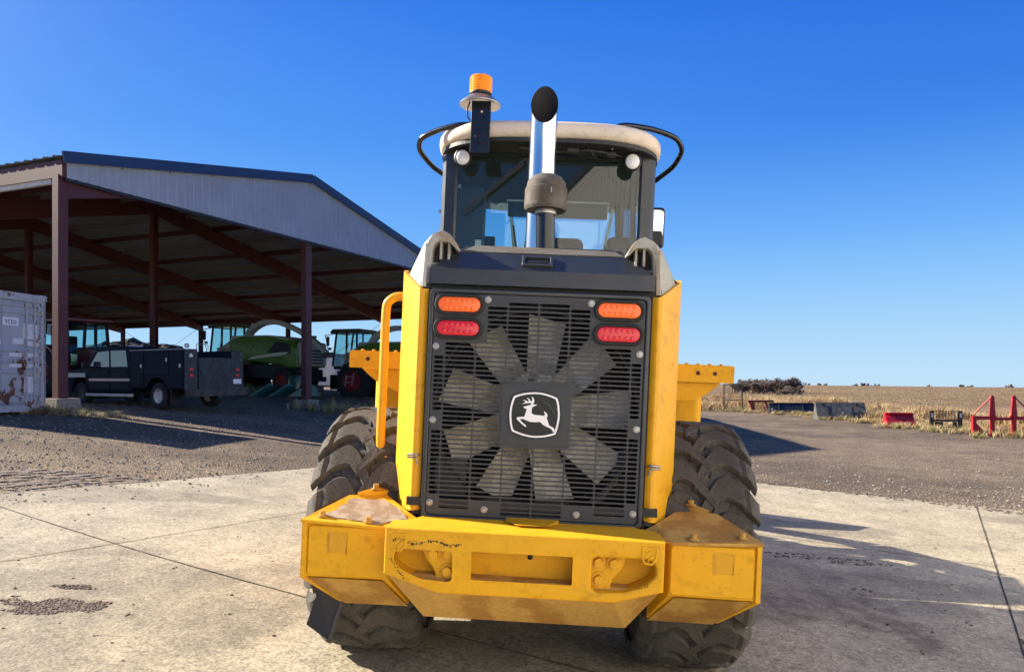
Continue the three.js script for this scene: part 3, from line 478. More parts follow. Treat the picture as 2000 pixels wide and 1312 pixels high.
    for (const off of [0, -.004]) for (let i = 0; i < N; i++) for (let k = 0; k < 4; k++) { const a = pts[i][k], b = pts[i][k + 1], c = pts[i + 1][k], d = pts[i + 1][k + 1], o = p => [p[0], p[1], p[2] + off]; pos.push(...o(a), ...o(b), ...o(c), ...o(b), ...o(d), ...o(c)); }
    const bg = new THREE.BufferGeometry(); bg.setAttribute('position', new THREE.Float32BufferAttribute(pos, 3)); bg.computeVertexNormals();
    const blade = keep(geo(bg, .8)), gus = keep(geo([hull([[-.06, .11, .03], [.06, .11, .03], [-.05, .19, -.01], [.075, .19, .055], [0, .2, .035], [-.06, .11, .015], [.06, .11, .015]]), box(.014, .1, .008, .05, .15, .05)]));
    for (let k = 0; k < 9; k++) { const b = add('fan_blade', blade, MT.blade, F); b.rotation.z = (85 + 40 * k - 90) * Math.PI / 180; const g = add('blade_root', gus, MT.blade, b); }
    const ring = new THREE.Shape(); ring.absarc(0, 0, .62, 0, Math.PI * 2); ring.holes.push(new THREE.Path().absarc(0, 0, .515, 0, Math.PI * 2));
    add('fan_shroud', [lathe([[.515, .06], [.525, .06], [.525, -.09], [.515, -.09], [.515, .06]], 48, 'z')], MT.black, F, .5);
    const sh = rrect(1.14, 1.10, .01, 0, 1.5); sh.holes.push(new THREE.Path().absarc(0, 1.458, .518, 0, Math.PI * 2));
    add('radiator_shroud', ext(sh, .01, 0, 0, 0, Z(3.95)), MT.black);
    const fins = [box2(-.57, .57, .95, 2.05, Z(4.1), Z(4.06))]; for (let k = 0; k < 40; k++) fins.push(box(.006, 1.08, .02, -.55 + k * .0282, 1.5, Z(4.05)));
    add('radiator', fins, MT.radiator);
    add('hose_fittings', [[-.38, 1.08], [-.30, 1.10], [.36, 1.02], [-.33, 1.16], [.42, 1.12]].map(p => hexBolt(.010, .012, p[0], p[1], Z(3.78), 'z')).concat([box2(-.5, -.34, 1.02, 1.2, Z(3.9), Z(3.79)), tube([P(.25, .98, 3.8), P(.36, 1.05, 3.8), P(.45, 1.2, 3.82), P(.47, 1.3, 3.85)], .03)]), MT.charcoal);
  }

  // hood top, handle and lift-eye cowls
  const hood = add('hood', [hull([P(-.555, 2.085, 3.658), P(.555, 2.085, 3.658), P(-.553, 2.163, 3.664), P(.553, 2.163, 3.664), P(-.540, 2.172, 3.676), P(.540, 2.172, 3.676), P(-.435, 2.262, 3.775), P(.435, 2.262, 3.775), P(-.55, 2.085, 5.0), P(.55, 2.085, 5.0), P(-.45, 2.392, 4.34), P(.45, 2.392, 4.34), P(-.44, 2.403, 4.45), P(.44, 2.403, 4.45), P(-.45, 2.41, 5.0), P(.45, 2.41, 5.0)])], MT.charcoal, loader, .35);
  add('grip_tape', hull([P(-.415, 2.270, 3.785), P(.415, 2.270, 3.785), P(-.40, 2.397, 4.33), P(.40, 2.397, 4.33), P(-.39, 2.4075, 4.45), P(.39, 2.4075, 4.45), P(-.415, 2.262, 3.79), P(.415, 2.262, 3.79), P(-.39, 2.40, 4.45), P(.39, 2.40, 4.45)]), MT.hoodGrit, hood);
  {
    const h = grp('hood_handle'); h.position.set(-.02, 2.216, Z(3.722)); h.rotation.x = -Math.atan2(.099, .09);
    const fr = rrect(.155, .085, .008); fr.holes.push(rrect(.125, .055, .006, 0, 0, THREE.Path));
    add('handle_frame', ext(fr, .02, .003, 0, 0, .014), MT.charcoal, h); add('recess', box(.126, .056, .004, 0, 0, -.004), MT.soot, h);
    add('paddle', [rbox(.10, .022, .012, 0, -.006, .004, .004), box(.01, .03, .01, -.05, 0, .004), box(.01, .03, .01, .05, 0, .004)], MT.black, h);
  }
  for (const s of [-1, 1]) {
    const X = x => s * x, c = grp('lift_eye_cowl');
    add('outer_shell', hull([P(X(.592), 2.07, 3.688), P(X(.572), 2.07, 3.682), P(X(.566), 2.285, 3.70), P(X(.585), 2.290, 3.70), P(X(.712), 2.145, 3.93), P(X(.69), 2.145, 3.95), P(X(.63), 2.335, 3.93), P(X(.60), 2.335, 3.95), P(X(.665), 2.25, 3.935)]), MT.plasticGrey, c, .3);
    const a = new THREE.Shape(); a.moveTo(X(.585), 2.06); a.lineTo(X(.580), 2.285); a.quadraticCurveTo(X(.56), 2.34, X(.51), 2.357); a.quadraticCurveTo(X(.45), 2.352, X(.420), 2.262); a.lineTo(X(.432), 2.262); a.quadraticCurveTo(X(.455), 2.295, X(.48), 2.302); a.lineTo(X(.525), 2.302); a.quadraticCurveTo(X(.55), 2.285, X(.553), 2.255); a.lineTo(X(.555), 2.19); a.lineTo(X(.562), 2.06); a.closePath();
    add('arch', ext(a, .20, .005, 0, 0, Z(3.70), 2), MT.plasticGrey, c, .5);
    for (const x of [.47, .51]) add('rib', box(.011, .10, .085, X(x), 2.265, Z(3.765)), MT.plasticGrey, c);
    add('inner_plate', [box2(Math.min(X(.43), X(.555)), Math.max(X(.43), X(.555)), 2.17, 2.32, Z(3.83), Z(3.815))], MT.black, c);
    add('shelf', hull([P(X(.56), 2.185, 3.72), P(X(.56), 2.195, 3.72), P(X(.50), 2.20, 3.80), P(X(.50), 2.21, 3.80), P(X(.56), 2.22, 3.88), P(X(.5), 2.22, 3.88)]), MT.plasticGrey, c);
    add('top_cap', hull([P(X(.578), 2.288, 3.702), P(X(.51), 2.357, 3.705), P(X(.552), 2.338, 3.703), P(X(.63), 2.333, 3.93), P(X(.51), 2.357, 3.9), P(X(.56), 2.352, 3.93)]), MT.plasticGrey, c, .4);
  }

  // air intake with mushroom pre-cleaner, and chrome exhaust stack behind it
  const intake = add('intake_pipe', [bar(P(.012, 2.36, 4.35), P(.0, 2.60, 4.35), .056, 28)], MT.blackGloss, loader, .5);
  add('pre_cleaner', lathe([[0, .225], [.055, .221], [.09, .205], [.112, .175], [.118, .14], [.124, .135], [.1245, .10], [.126, .03], [.118, .012], [.10, .022], [.0, .03]], 40).translate(0, 2.605, Z(4.35)), MT.domeGrey, intake, .35);
  add('clamp', [lathe([[.058, 0], [.064, 0], [.064, .03], [.058, .03]], 28).translate(.001, 2.595, Z(4.35)), box(.006, .03, .012, .03, 2.71, Z(4.35) + .126)], MT.steel, intake);
  {
    const st = [], n = 44, r = .084, top = a => 3.30 + .125 * Math.cos(a - Math.PI / 2) * -1, pos = [], inn = [];
    const ring = (y, rad, bow) => Array.from({ length: n + 1 }, (_, i) => { const a = i / n * Math.PI * 2, yy = typeof y === 'function' ? y(a) : y; return [rad * Math.cos(a), yy, rad * Math.sin(a) + bow(yy)]; });
    const bow = y => y > 2.95 ? .10 * (y - 2.95) ** 2 * 2 : 0, cut = a => 3.315 - .135 * Math.sin(a); // slanted mouth turned to the rear
    const rows = []; for (let k = 0; k <= 16; k++) rows.push(ring(a => mix(2.36, cut(a), k / 16), r, bow)); for (let k = 16; k >= 6; k--) rows.push(ring(a => mix(2.36, cut(a), k / 16), r - .004, bow));
    for (let k = 0; k < rows.length - 1; k++) for (let i = 0; i < n; i++) { const A = rows[k][i], B = rows[k][i + 1], C = rows[k + 1][i], D = rows[k + 1][i + 1]; (k < 16 ? pos : inn).push(...A, ...C, ...B, ...B, ...C, ...D); }
    const mk = p => { const g = new THREE.BufferGeometry(); g.setAttribute('position', new THREE.Float32BufferAttribute(p, 3)); g.computeVertexNormals(); return g.translate(-.035, 0, Z(4.58)); };
    const ex = add('exhaust_stack', mk(pos), MT.chrome, loader, 1.0); add('sooty_bore', mk(inn), MT.soot, ex, 1.0);
  }

  // cab
  const cab = grp('cab');
  {
    const yb = 1.75, yt = 3.20, hw = .745, dR = 5.17, dF = 6.75;
    const rear = add('cab_shell', [box2(-hw, hw, yb, 2.42, Z(dR + .08), Z(dR)), box2(-hw, hw, yb - .05, yb + .03, Z(dF), Z(dR)), box2(-hw, -hw + .05, yb, 2.05, Z(dF), Z(dR)), box2(hw - .05, hw, yb, 2.05, Z(dF), Z(dR)), box2(-hw, hw, yb, 2.1, Z(dF), Z(dF - .06))], MT.charcoal, cab);
    for (const s of [-1, 1]) { // rounded corner posts
      add('rear_pillar', extY([[s * (hw - .005), Z(dR + .10)], [s * hw, Z(dR + .03)], [s * (hw - .03), Z(dR - .02)], [s * (hw - .10), Z(dR - .035)], [s * (hw - .115), Z(dR - .02)], [s * (hw - .09), Z(dR + .10)]], 2.0, yt, .004), MT.charcoal, cab, .6);
      add('front_pillar', beam([s * (hw - .05), yb + .2, Z(dF)], [s * (hw - .12), yt, Z(dF - .2)], .07, .07), MT.charcoal, cab);
      add('side_pillar', beam([s * (hw - .03), 2.0, Z(5.95)], [s * (hw - .06), yt, Z(5.9)], .05, .06), MT.charcoal, cab);
      add('side_window', hull([[s * (hw - .02), 2.05, Z(dR + .1)], [s * (hw - .02), 2.05, Z(dF - .05)], [s * (hw - .08), yt, Z(dR + .1)], [s * (hw - .08), yt, Z(dF - .2)], [s * (hw - .024), 2.05, Z(dR + .1)], [s * (hw - .024), 2.05, Z(dF - .05)], [s * (hw - .084), yt, Z(dR + .1)], [s * (hw - .084), yt, Z(dF - .2)]]), MT.glass, cab);
    }
    add('header_band', [box2(-.66, .66, 3.165, 3.24, Z(dR + .03), Z(dR - .035))], MT.black, cab);
    // rear window, bowed a little
    const gpos = [], gn = 12; for (let i = 0; i < gn; i++) { const f = k => { const x = mix(-.65, .65, k / gn); return [x, Z(dR - .012 - .05 * (1 - (x / .65) ** 2))]; }, a = f(i), b = f(i + 1); gpos.push(a[0], 2.36, a[1], b[0], 2.36, b[1], b[0], 3.19, b[1], a[0], 2.36, a[1], b[0], 3.19, b[1], a[0], 3.19, a[1]); }
    const gg = new THREE.BufferGeometry(); gg.setAttribute('position', new THREE.Float32BufferAttribute(gpos, 3)); gg.computeVertexNormals(); add('rear_window', gg, MT.glass, cab, .8);
    add('windscreen', hull([[-.68, 2.0, Z(dF - .02)], [.68, 2.0, Z(dF - .02)], [-.62, yt, Z(dF - .2)], [.62, yt, Z(dF - .2)], [-.68, 2.0, Z(dF - .025)], [.68, 2.0, Z(dF - .025)], [-.62, yt, Z(dF - .205)], [.62, yt, Z(dF - .205)]]), MT.glass, cab);
    // roof: bowed plan, rolled edge
    const rp = []; const H = .79; for (let i = 0; i <= 44; i++) { const a = Math.PI * (1 - i / 44), c = Math.cos(a), si = Math.sin(a); rp.push([H * Math.sign(c) * Math.pow(Math.abs(c), .62), Z(5.42 - .60 * Math.pow(si, .75))]); } for (let i = 0; i <= 20; i++) { const a = -Math.PI * i / 20, c = Math.cos(a), si = Math.sin(-a); rp.push([H * Math.sign(c) * Math.pow(Math.abs(c), .5), Z(6.55 + .4 * si)]); }
    const roof = add('roof', extY(rp, 3.208, 3.318, .045, 4), MT.tan, cab, .7); 
    add('roof_crown', hull(rp.map(p => [p[0] * .93, 3.313, (p[1] + 1.85) * .93 - 1.85]).concat(rp.map(p => [p[0] * .6, 3.33, (p[1] + 1.85) * .6 - 1.85]))), MT.tan, roof, .4);
    add('roof_seam', [-.245, .28].map(x => tube([P(x, 3.225, 4.845), P(x + .015, 3.28, 4.84), P(x + .01, 3.322, 4.90)], .005, 14, 6)), mat(.36, .28, .21, .8), roof);
    add('roof_underside', extY(rp.map(p => [p[0] * .975, (p[1] + 1.85) * .975 - 1.85]), 3.18, 3.206), MT.black, roof);
    add('wiring', [tube([P(-.2, 3.172, 4.95), P(.0, 3.16, 5.0), P(.3, 3.17, 4.98), P(.5, 3.16, 5.06)], .008), tube([P(.25, 3.17, 4.93), P(.28, 3.15, 4.93), P(.31, 3.13, 5.0)], .005), rbox(.08, .03, .05, .16, 3.165, Z(4.97), .006), rbox(.06, .03, .05, .42, 3.16, Z(5.02), .006)], MT.charcoal, roof);
    add('roof_knob', lathe([[0, .05], [.025, .045], [.028, 0], [.018, -.02]], 14).translate(.1, 3.345, Z(5.1)), MT.black, roof);
    // wiper
    add('wiper', [beam(P(-.585, 2.752, 5.09), P(-.17, 3.10, 5.065), .012, .022), beam(P(-.40, 2.905, 5.075), P(-.15, 3.135, 5.06), .012, .014), bar(P(-.17, 3.12, 5.08), P(-.14, 3.15, 5.12), .02, 12)], MT.black, cab);
    // seat, steering column, visor, side console seen through the glass
    const seat = add('operator_seat', [rbox(.46, .66, .13, .06, 2.40, Z(5.78), .06, 3), rbox(.5, .14, .5, .06, 2.02, Z(6.0), .05, 3)], MT.cloth, cab); add('armrest', [rbox(.09, .06, .36, -.30, 2.28, Z(5.95), .02), rbox(.30, .34, .4, .60, 2.55, Z(5.75), .06, 3)], MT.cloth, seat);
    add('steering_column', [bar(P(.0, 1.9, 6.55), P(.0, 2.35, 6.4), .05, 12), new THREE.TorusGeometry(.2, .015, 8, 30).rotateX(1.2).translate(0, 2.38, Z(6.38))], MT.black, cab);
    add('monitor', [rbox(.16, .2, .05, -.52, 2.72, Z(6.3), .01), bar(P(-.52, 2.1, 6.3), P(-.52, 2.7, 6.3), .015)], MT.black, cab);
    add('headliner', [box2(-.7, .7, 3.165, 3.182, Z(6.5), Z(5.25))], mat(.035, .038, .036, .9), cab);
    add('sun_visor', rbox(.86, .13, .02, .08, 3.085, Z(6.42), .01), mat(.03, .05, .05, .6), cab);
    add('visor_rail', bar(P(-.36, 3.155, 6.38), P(.52, 3.155, 6.38), .010, 10), MT.offWhite, cab);
    add('side_console', [box2(-.70, -.46, 2.0, 2.98, Z(5.55), Z(5.32))], mat(.022, .034, .045, .7), cab);
    for (const [y, c] of [[2.585, MT.offWhite], [2.50, MT.offWhite]]) add('warning_sticker', box(.045, .05, .002, -.485, y, Z(5.318)), c, cab);
    add('window_post', [beam(P(-.24, 2.35, 6.45), P(-.33, 3.12, 6.45), .02, .025), beam(P(.42, 2.35, 6.45), P(.56, 3.12, 6.45), .02, .025)], mat(.42, .44, .36, .6), cab);
    add('antenna', [bar(P(-.18, 2.42, 5.1), P(-.225, 2.68, 5.1), .008, 8, .006), rbox(.06, .02, .05, -.18, 2.422, Z(5.06), .008)], MT.black, cab);
    // work lamps
    for (const [x, y] of [[-.585, 3.112], [.565, 3.118]]) { const l = add('work_lamp', [lathe([[.0, -.06], [.04, -.05], [.058, -.01], [.060, .012], [.048, .016]], 24, 'z').scale(1, 1.08, 1).translate(x, y, Z(5.03)), tube([[x - .03, y + .05, Z(5.04)], [x - .03, y + .10, Z(5.04)]], .005, 4, 6), tube([[x + .03, y + .05, Z(5.04)], [x + .03, y + .10, Z(5.04)]], .005, 4, 6)], MT.black, cab); add('lamp_lens', lathe([[0, .020], [.03, .017], [.047, .006], [.048, 0]], 24, 'z').scale(1, 1.08, 1).translate(x, y, Z(5.03) + .008), MT.clearLens, l); }
  }
  // roof guard rails
  add('guard_rail', [tube([P(-.50, 3.305, 4.93), P(-.62, 3.31, 4.96), P(-.78, 3.30, 5.06), P(-.90, 3.27, 5.15), P(-.925, 3.225, 5.28), P(-.86, 3.17, 5.48), P(-.76, 3.13, 5.62)], .0185, 60, 12)], MT.blackGloss);
  add('guard_rail', [tube([P(.415, 3.27, 4.92), P(.44, 3.315, 4.93), P(.52, 3.335, 4.95), P(.70, 3.335, 5.02), P(.86, 3.315, 5.12), P(.925, 3.27, 5.24), P(.90, 3.21, 5.42), P(.80, 3.15, 5.6)], .0185, 60, 12), bar(P(.415, 3.285, 4.92), P(.415, 3.17, 4.95), .012)], MT.blackGloss);
  { // beacon on its bracket
    const b = grp('beacon'); const x = -.466, D = 4.87;
    const br = rrect(.125, .34, .006, x + .012, 3.26); for (const [dx, dy] of [[-.03, -.06], [.035, -.06], [.005, -.09], [.005, .10]]) br.holes.push(new THREE.Path().absarc(x + .012 + dx, 3.26 + dy, .008, 0, 6.283));
    add('bracket', [ext(br, .008, .001, 0, 0, Z(D - .04)), box(.008, .3, .05, x - .046, 3.27, Z(D - .01)), box(.008, .3, .05, x + .07, 3.27, Z(D - .01)), hexBolt(.012, .02, x + .01, 3.165, Z(D - .045), 'z')], MT.blackGloss, b);
    add('saucer', [lathe([[0, .05], [.06, .045], [.09, .03], [.125, .0], [.137, -.012], [.135, -.018], [.12, -.008], [.0, .02]], 36).translate(x, 3.430, Z(D))], MT.steel, b, .5);
    add('beacon_base', lathe([[0, 0], [.072, 0], [.075, .02], [.07, .035], [0, .035]], 30).translate(x, 3.468, Z(D)), MT.black, b);
    const pr = []; for (let i = 0; i <= 9; i++) { pr.push([.0715, .0 + i * .0105]); pr.push([.0745, .004 + i * .0105]); } pr.push([.070, .106], [.05, .110], [0, .111]);
    add('amber_lens', lathe(pr, 40).translate(x, 3.490, Z(D)), MT.beaconLens, b, .3);
    add('cable', tube([P(x - .065, 3.43, D - .02), P(x - .08, 3.38, D - .02), P(x - .075, 3.33, D - .01), P(x - .045, 3.30, D)], .005, 24, 6), MT.black, b);
  }
  for (const s of [-1, 1]) { // mirrors
    const m = add('wing_mirror', [rbox(.125, .31, .085, s > 0 ? .835 : -.74, 2.82, Z(5.72), .03, 3), bar(P(s * .72, 2.95, 5.9), P(s * .84, 2.9, 5.75), .012)], MT.black); 
    add('mirror_glass', ext(rrect(.10, .255, .03), .003).rotateX(.13).translate(s > 0 ? .833 : -.742, 2.818, Z(5.72) + .046), MT.mirror, m);
  }
  // deck fenders either side of the cab
  for (const s of [-1, 1]) {
    const X = x => s * x;
    const f = add('deck_fender', [box2(Math.min(X(.76), X(1.275)), Math.max(X(.76), X(1.275)), 1.655, 1.765, Z(4.93), Z(4.915)), hull([P(X(.76), 1.75, 4.93), P(X(1.27), 1.75, 4.93), P(X(.76), 1.75, 6.0), P(X(1.27), 1.75, 6.0), P(X(.76), 1.77, 4.93), P(X(1.27), 1.77, 4.93), P(X(.76), 1.77, 6.0), P(X(1.27), 1.77, 6.0)])], MT.yellowWorn, loader);
    const pr = new THREE.Shape(); pr.moveTo(X(.70), 1.655); pr.lineTo(X(1.20), 1.655); pr.quadraticCurveTo(X(1.12), 1.57, X(1.03), 1.535); if (s < 0) { pr.lineTo(X(.95), 1.50); pr.lineTo(X(.78), 1.42); pr.lineTo(X(.70), 1.20); } else { pr.lineTo(X(.98), 1.525); pr.lineTo(X(.70), 1.525); } pr.closePath();
    add('fender_bracket', ext(pr, .30, .004, 0, 0, Z(4.96)), MT.yellowWorn, f);
    for (const x of [1.04, 1.15]) add('hole', lathe([[0, .001], [.014, .001], [.014, 0]], 14, 'z').translate(X(x), 1.715, Z(4.915) + .0012), mat(.06, .01, .01, .8), f);
    for (let k = 0; k < 6; k++) add('bolt', hexBolt(.010, .008, X(.82 + k * .075), 1.772, Z(4.95)), MT.yellowWorn, f);
  }
  add('unseen_left_box', [rbox(.5, 1.38, 1.46, -.92, .96, Z(5.95), .06, 3)], MT.yellowWorn); add('unseen_right_box', [rbox(.5, .95, 1.1, .92, 1.15, Z(5.9), .06, 3), box2(-.72, .72, 1.35, 1.74, Z(6.7), Z(5.2))], MT.yellowWorn);  // boxes out of view between the wheels, sized to darken the loader's ground shadow
  // hand rail on the left
  add('hand_rail', tube([P(-.73, 2.05, 4.03), P(-.79, 2.048, 4.03), P(-.832, 2.02, 4.03), P(-.845, 1.96, 4.03), P(-.845, 1.6, 4.03), P(-.845, 1.27, 4.03), P(-.835, 1.20, 4.03), P(-.79, 1.14, 4.03), P(-.735, 1.07, 4.03)], .024, 80, 14), MT.yellow);
}
// ---------- open machine shed ----------
MT.maroon = mat(.080, .016, .019, .55, { map: paintT });
MT.siding = mat(.345, .395, .465, .6, { map: sheetT });
MT.roofSheet = mat(.33, .35, .37, .6, { map: sheetT });
MT.trimBlue = mat(.009, .033, .10, .5);
MT.pier = mat(.36, .345, .31, .9, { map: speckT, bumpMap: speckB, bumpScale: .004 });
const shed = thing('machine_shed', 'open-sided pole shed with pale metal gable, blue trim and maroon steel posts', 'shed');
shed.position.set(-10.6, 0, -17.4); shed.rotation.y = Math.atan2(.92, .39);
const shedXD = (t, s) => [-10.6 + .39 * t - .92 * s, 17.4 + .92 * t + .39 * s];
{
  const W = 25.3, WG = 19.8, E0 = 6.72, PK = 8.42, LEN = 64, half = 8.95, roofY = t => t < half ? mix(E0, PK, t / half) : PK - (t - half) * (PK - E0) / half, E2 = roofY(W), BAY = 7.2;
  const ribProfile = (w, n, h) => { const o = []; for (let k = 0; k < n; k++) { const a = k * w / n, p = w / n; o.push([a, 0], [a + p * .68, 0], [a + p * .76, h], [a + p * .92, h]); } o.push([w, 0]); return o; };
  // gable siding: ribbed panels hung from the roof line down to 6.3 m
  const pw = .895, y0 = 6.30;
  for (let k = 0; k < 22; k++) {
    const a = k * pw, pts = ribProfile(pw - .004, 3, .028), pos = [];
    for (let i = 0; i < pts.length - 1; i++) { const [x1, z1] = pts[i], [x2, z2] = pts[i + 1], t1 = Math.min(WG, a + x1), t2 = Math.min(WG, a + x2), A = [t1, y0, z1], B = [t2, y0, z2], C = [t2, roofY(t2) - .02, z2], D = [t1, roofY(t1) - .02, z1]; pos.push(...A, ...B, ...C, ...A, ...C, ...D); }
    const g = new THREE.BufferGeometry(); g.setAttribute('position', new THREE.Float32BufferAttribute(pos, 3)); g.computeVertexNormals(); g.translate(0, 0, .19); part('gable_panel', g, MT.siding, shed);
  }
  part('gable_sill', [box2(0, WG - .4, 6.22, 6.31, .14, .185)], MT.black, shed);
  // rake trim
  for (const [a, b] of [[-.12, half], [half, W + .12]]) part('rake_trim', [beam([a, roofY(clamp(a, 0, W)) + .06 - (a < 0 ? .02 : 0), .27], [b, roofY(clamp(b, 0, W)) + .06, .27], .06, .24), beam([a, roofY(clamp(a, 0, W)) - .09, .30], [b, roofY(clamp(b, 0, W)) - .09, .30], .02, .04)], MT.trimBlue, shed);
  // roof sheets with standing ribs, both slopes
  const sheetGeo = side => { const pts = ribProfile(1.012, 3, .035), pos = []; for (let i = 0; i < pts.length - 1; i++) { const [z1, h1] = pts[i], [z2, h2] = pts[i + 1]; const e = side ? W + .14 : -.14, ey = (side ? E2 : E0) - .14 * (PK - E0) / half, A = [e, ey + h1, -z1], B = [e, ey + h2, -z2], C = [half, PK + h2, -z2], D = [half, PK + h1, -z1]; pos.push(...A, ...B, ...C, ...A, ...C, ...D); } const g = new THREE.BufferGeometry(); g.setAttribute('position', new THREE.Float32BufferAttribute(pos, 3)); g.computeVertexNormals(); return keep(geo(g.translate(0, .09, .24))); };
  const sg = [sheetGeo(0), sheetGeo(1)];
  for (let k = 0; k < LEN; k++) for (const s of [0, 1]) { const m = part('roof_sheet', sg[s], MT.roofSheet, shed); m.position.z = -k; }
  part('ridge_cap', box2(half - .25, half + .25, PK + .13, PK + .15, -LEN, .25), MT.trimBlue, shed);
  // eave members
  part('eave_beam', box2(-.10, .02, E0 - .42, E0 - .03, -LEN, .2), MT.maroon, shed);
  part('eave_gutter', box2(-.05, .05, 6.20, 6.32, -LEN, -.25), MT.offWhite, shed);
  part('far_eave_beam', box2(W - .06, W + .06, E2 - .32, E2 + .07, -LEN, .2), MT.maroon, shed);
  // purlins
  const pl = keep(geo(box2(-.035, .035, -.2, 0, -LEN, .2)));
  for (let k = 1; k < 17; k++) { const t = k * W / 17; const m = part('purlin', pl, k % 2 ? mat(.14, .13, .12, .7) : MT.maroon, shed); m.position.set(t, roofY(t) + .06, 0); }
  // frames: posts and rafters
  for (let f = 0; f < 9; f++) {
    const z = -f * BAY;
    for (let [t, w] of [[0, .24], [half, .30], [W, .28]]) {
      w *= f ? .75 : 1; const [X, D] = shedXD(t, f * BAY), gy = ground(X, D), top = t === half ? PK - .5 : t ? E2 - .3 : E0 - .35;
      const p = part('post', [box2(t - w / 2, t + w / 2, gy + .3, top, z - .006, z + .006), box2(t - w / 2 - .006, t - w / 2 + .012, gy + .3, top, z - .1, z + .1), box2(t + w / 2 - .012, t + w / 2 + .006, gy + .3, top, z - .1, z + .1)].concat(f === 0 ? [box2(t - w / 2 + .014, t + w / 2 - .014, gy + .3, top, z + .07, z + .098)] : []), MT.maroon, shed);
      part('pier', hull([[-.32, 0], [.32, 0]].flatMap(([a]) => [[t + a, gy - .2, z - .32], [t + a, gy - .2, z + .32], [t + a * .9, gy + .31, z - .29], [t + a * .9, gy + .31, z + .29]])), MT.pier, p);
    }
    for (const s of [0, 1]) { const e = s ? W : 0, y = s ? E2 + .25 : E0; part('rafter', [hull([[e, y - .9, z - .08], [e, y - .9, z + .08], [e, (s ? E2 : E0) - .02, z - .08], [e, (s ? E2 : E0) - .02, z + .08], [half, PK - .55, z - .08], [half, PK - .55, z + .08], [half, PK - .02, z - .08], [half, PK - .02, z + .08]])], MT.maroon, shed); }
    if (f % 2) for (const [a, b] of [[[0.2, 5.6, z], [0.2, 1.6, z - 7.1]], [[W - .1, 4.9, z], [W - .1, 1.2, z - 7.1]], [[W - .1, 1.2, z], [W - .1, 4.9, z - 7.1]]]) part('brace_rod', bar(a, b, .012, 6), MT.black, shed);
  }
}
// ---------- shipping container ----------
{
  const [ax, aD] = [-11.0, 14.6], gy = ground(ax, aD) + .02;
  const c = thing('shipping_container', 'rusty white and grey shipping container standing beside the shed post', 'container'); c.position.set(ax, gy, -aD); c.rotation.y = Math.atan2(.99, .12);
  const M1 = mat(.47, .485, .50, .6, { map: rustT }), M2 = mat(.50, .50, .50, .7, { map: rescale(rustT, 1.3) }), rust = mat(.15, .06, .028, .9, { map: rubberT }), H = 2.62, W = 2.44, L = 12;
  part('side_wall', (() => { const o = []; for (let k = 0; k < 60; k++) o.push(box2(W - .045, W - (k % 2 ? .01 : .04), .16, H - .1, -L + k * .2, -L + k * .2 + .2), box2((k % 2 ? .01 : .04), .045, .16, H - .1, -L + k * .2, -L + k * .2 + .2)); return o; })(), M1, c);
  part('roof', box2(.02, W - .02, H - .1, H - .02, -L, -.03), M1, c); part('end_wall', box2(0, W, .1, H, -L - .03, -L), M1, c); part('floor', box2(0, W, .05, .16, -L, -.02), rust, c);
  part('corner_post', box2(0, .13, 0, H, -.13, 0), M2, c); part('corner_post', box2(W - .13, W, 0, H, -.13, 0), M2, c);
  part('header', [box2(.13, W - .13, H - .17, H, -.10, 0)], M2, c); part('sill', box2(.13, W - .13, .02, .17, -.10, 0), M2, c);
  for (const [x, y] of [[.065, .06], [W - .065, .06], [.065, H - .06], [W - .065, H - .06]]) part('corner_casting', rbox(.17, .13, .17, x, y, -.06, .012), M2, c);
  for (const s of [0, 1]) {
    const x0 = s ? 1.225 : .14, x1 = s ? W - .14 : 1.215, d = part('door', [box2(x0, x1, .18, H - .18, -.07, -.035)], M1, c);
    const ribs = [[2.30, 2.40], [2.14, 2.22], [1.30, 1.42], [1.06, 1.15], [.84, .93], [.20, .34]]; for (const [a, b] of ribs) part('door_rib', hull([[x0, a, -.036], [x1, a, -.036], [x0, b, -.036], [x1, b, -.036], [x0, a + .03, -.012], [x1, a + .03, -.012], [x0, b - .03, -.012], [x1, b - .03, -.012]]), M1, d);
    for (const x of [x0 + .64, x0 + .88]) { part('lock_rod', bar([x, .12, .01], [x, H - .1, .01], .017, 10), M2, d); for (const y of [.25, 1.2, H - .25]) part('rod_bracket', rbox(.1, .07, .03, x, y, .005, .008), M2, d); }
    for (const y of [.3, .95, 1.6, 2.3]) part('hinge', rbox(.20, .10, .05, s ? W - .16 : .16, y, 0, .01), M2, d);
    for (const [a, b, w, h] of [[.58, 1.62, .42, .34], [.30, 1.50, .3, .12], [.2, 1.22, .34, .10], [.66, 1.22, .34, .10], [.2, .99, .34, .10], [.66, .99, .34, .10], [.66, 1.47, .4, .10], [.62, .42, .34, .36]]) part('stencil_panel', box2(x0 + a, x0 + a + w, b, b + h, -.034, -.030), mat(.74, .76, .80, .6, { map: paintT }), d);
    for (let k = 0; k < 3; k++) { const x = rr(x0 + .1, x1 - .2), y = rr(.25, 2.2); part('rust_patch', ext(Array.from({ length: 14 }, (_, i) => { const a = i / 14 * 6.283, r = rr(.04, .12); return [x + Math.cos(a) * r, y + Math.sin(a) * r * .8]; }), .0015, 0, 0, 0, -.033), rust, d); }
  }
  const cv = document.createElement('canvas'); cv.width = 256; cv.height = 96; const q = cv.getContext('2d'); q.fillStyle = '#dfe3ea'; q.fillRect(0, 0, 256, 96); q.fillStyle = '#15181d'; q.font = 'bold 76px sans-serif'; q.textAlign = 'center'; q.textBaseline = 'middle'; q.fillText('YCEU', 128, 52);
  const t = new THREE.CanvasTexture(cv); t.colorSpace = THREE.SRGBColorSpace; const g = keep(new THREE.PlaneGeometry(.44, .17)); const sgn = part('code_plate', g, mat(1, 1, 1, .7, { map: t }), c); sgn.position.set(1.46, 1.98, -.026);
}
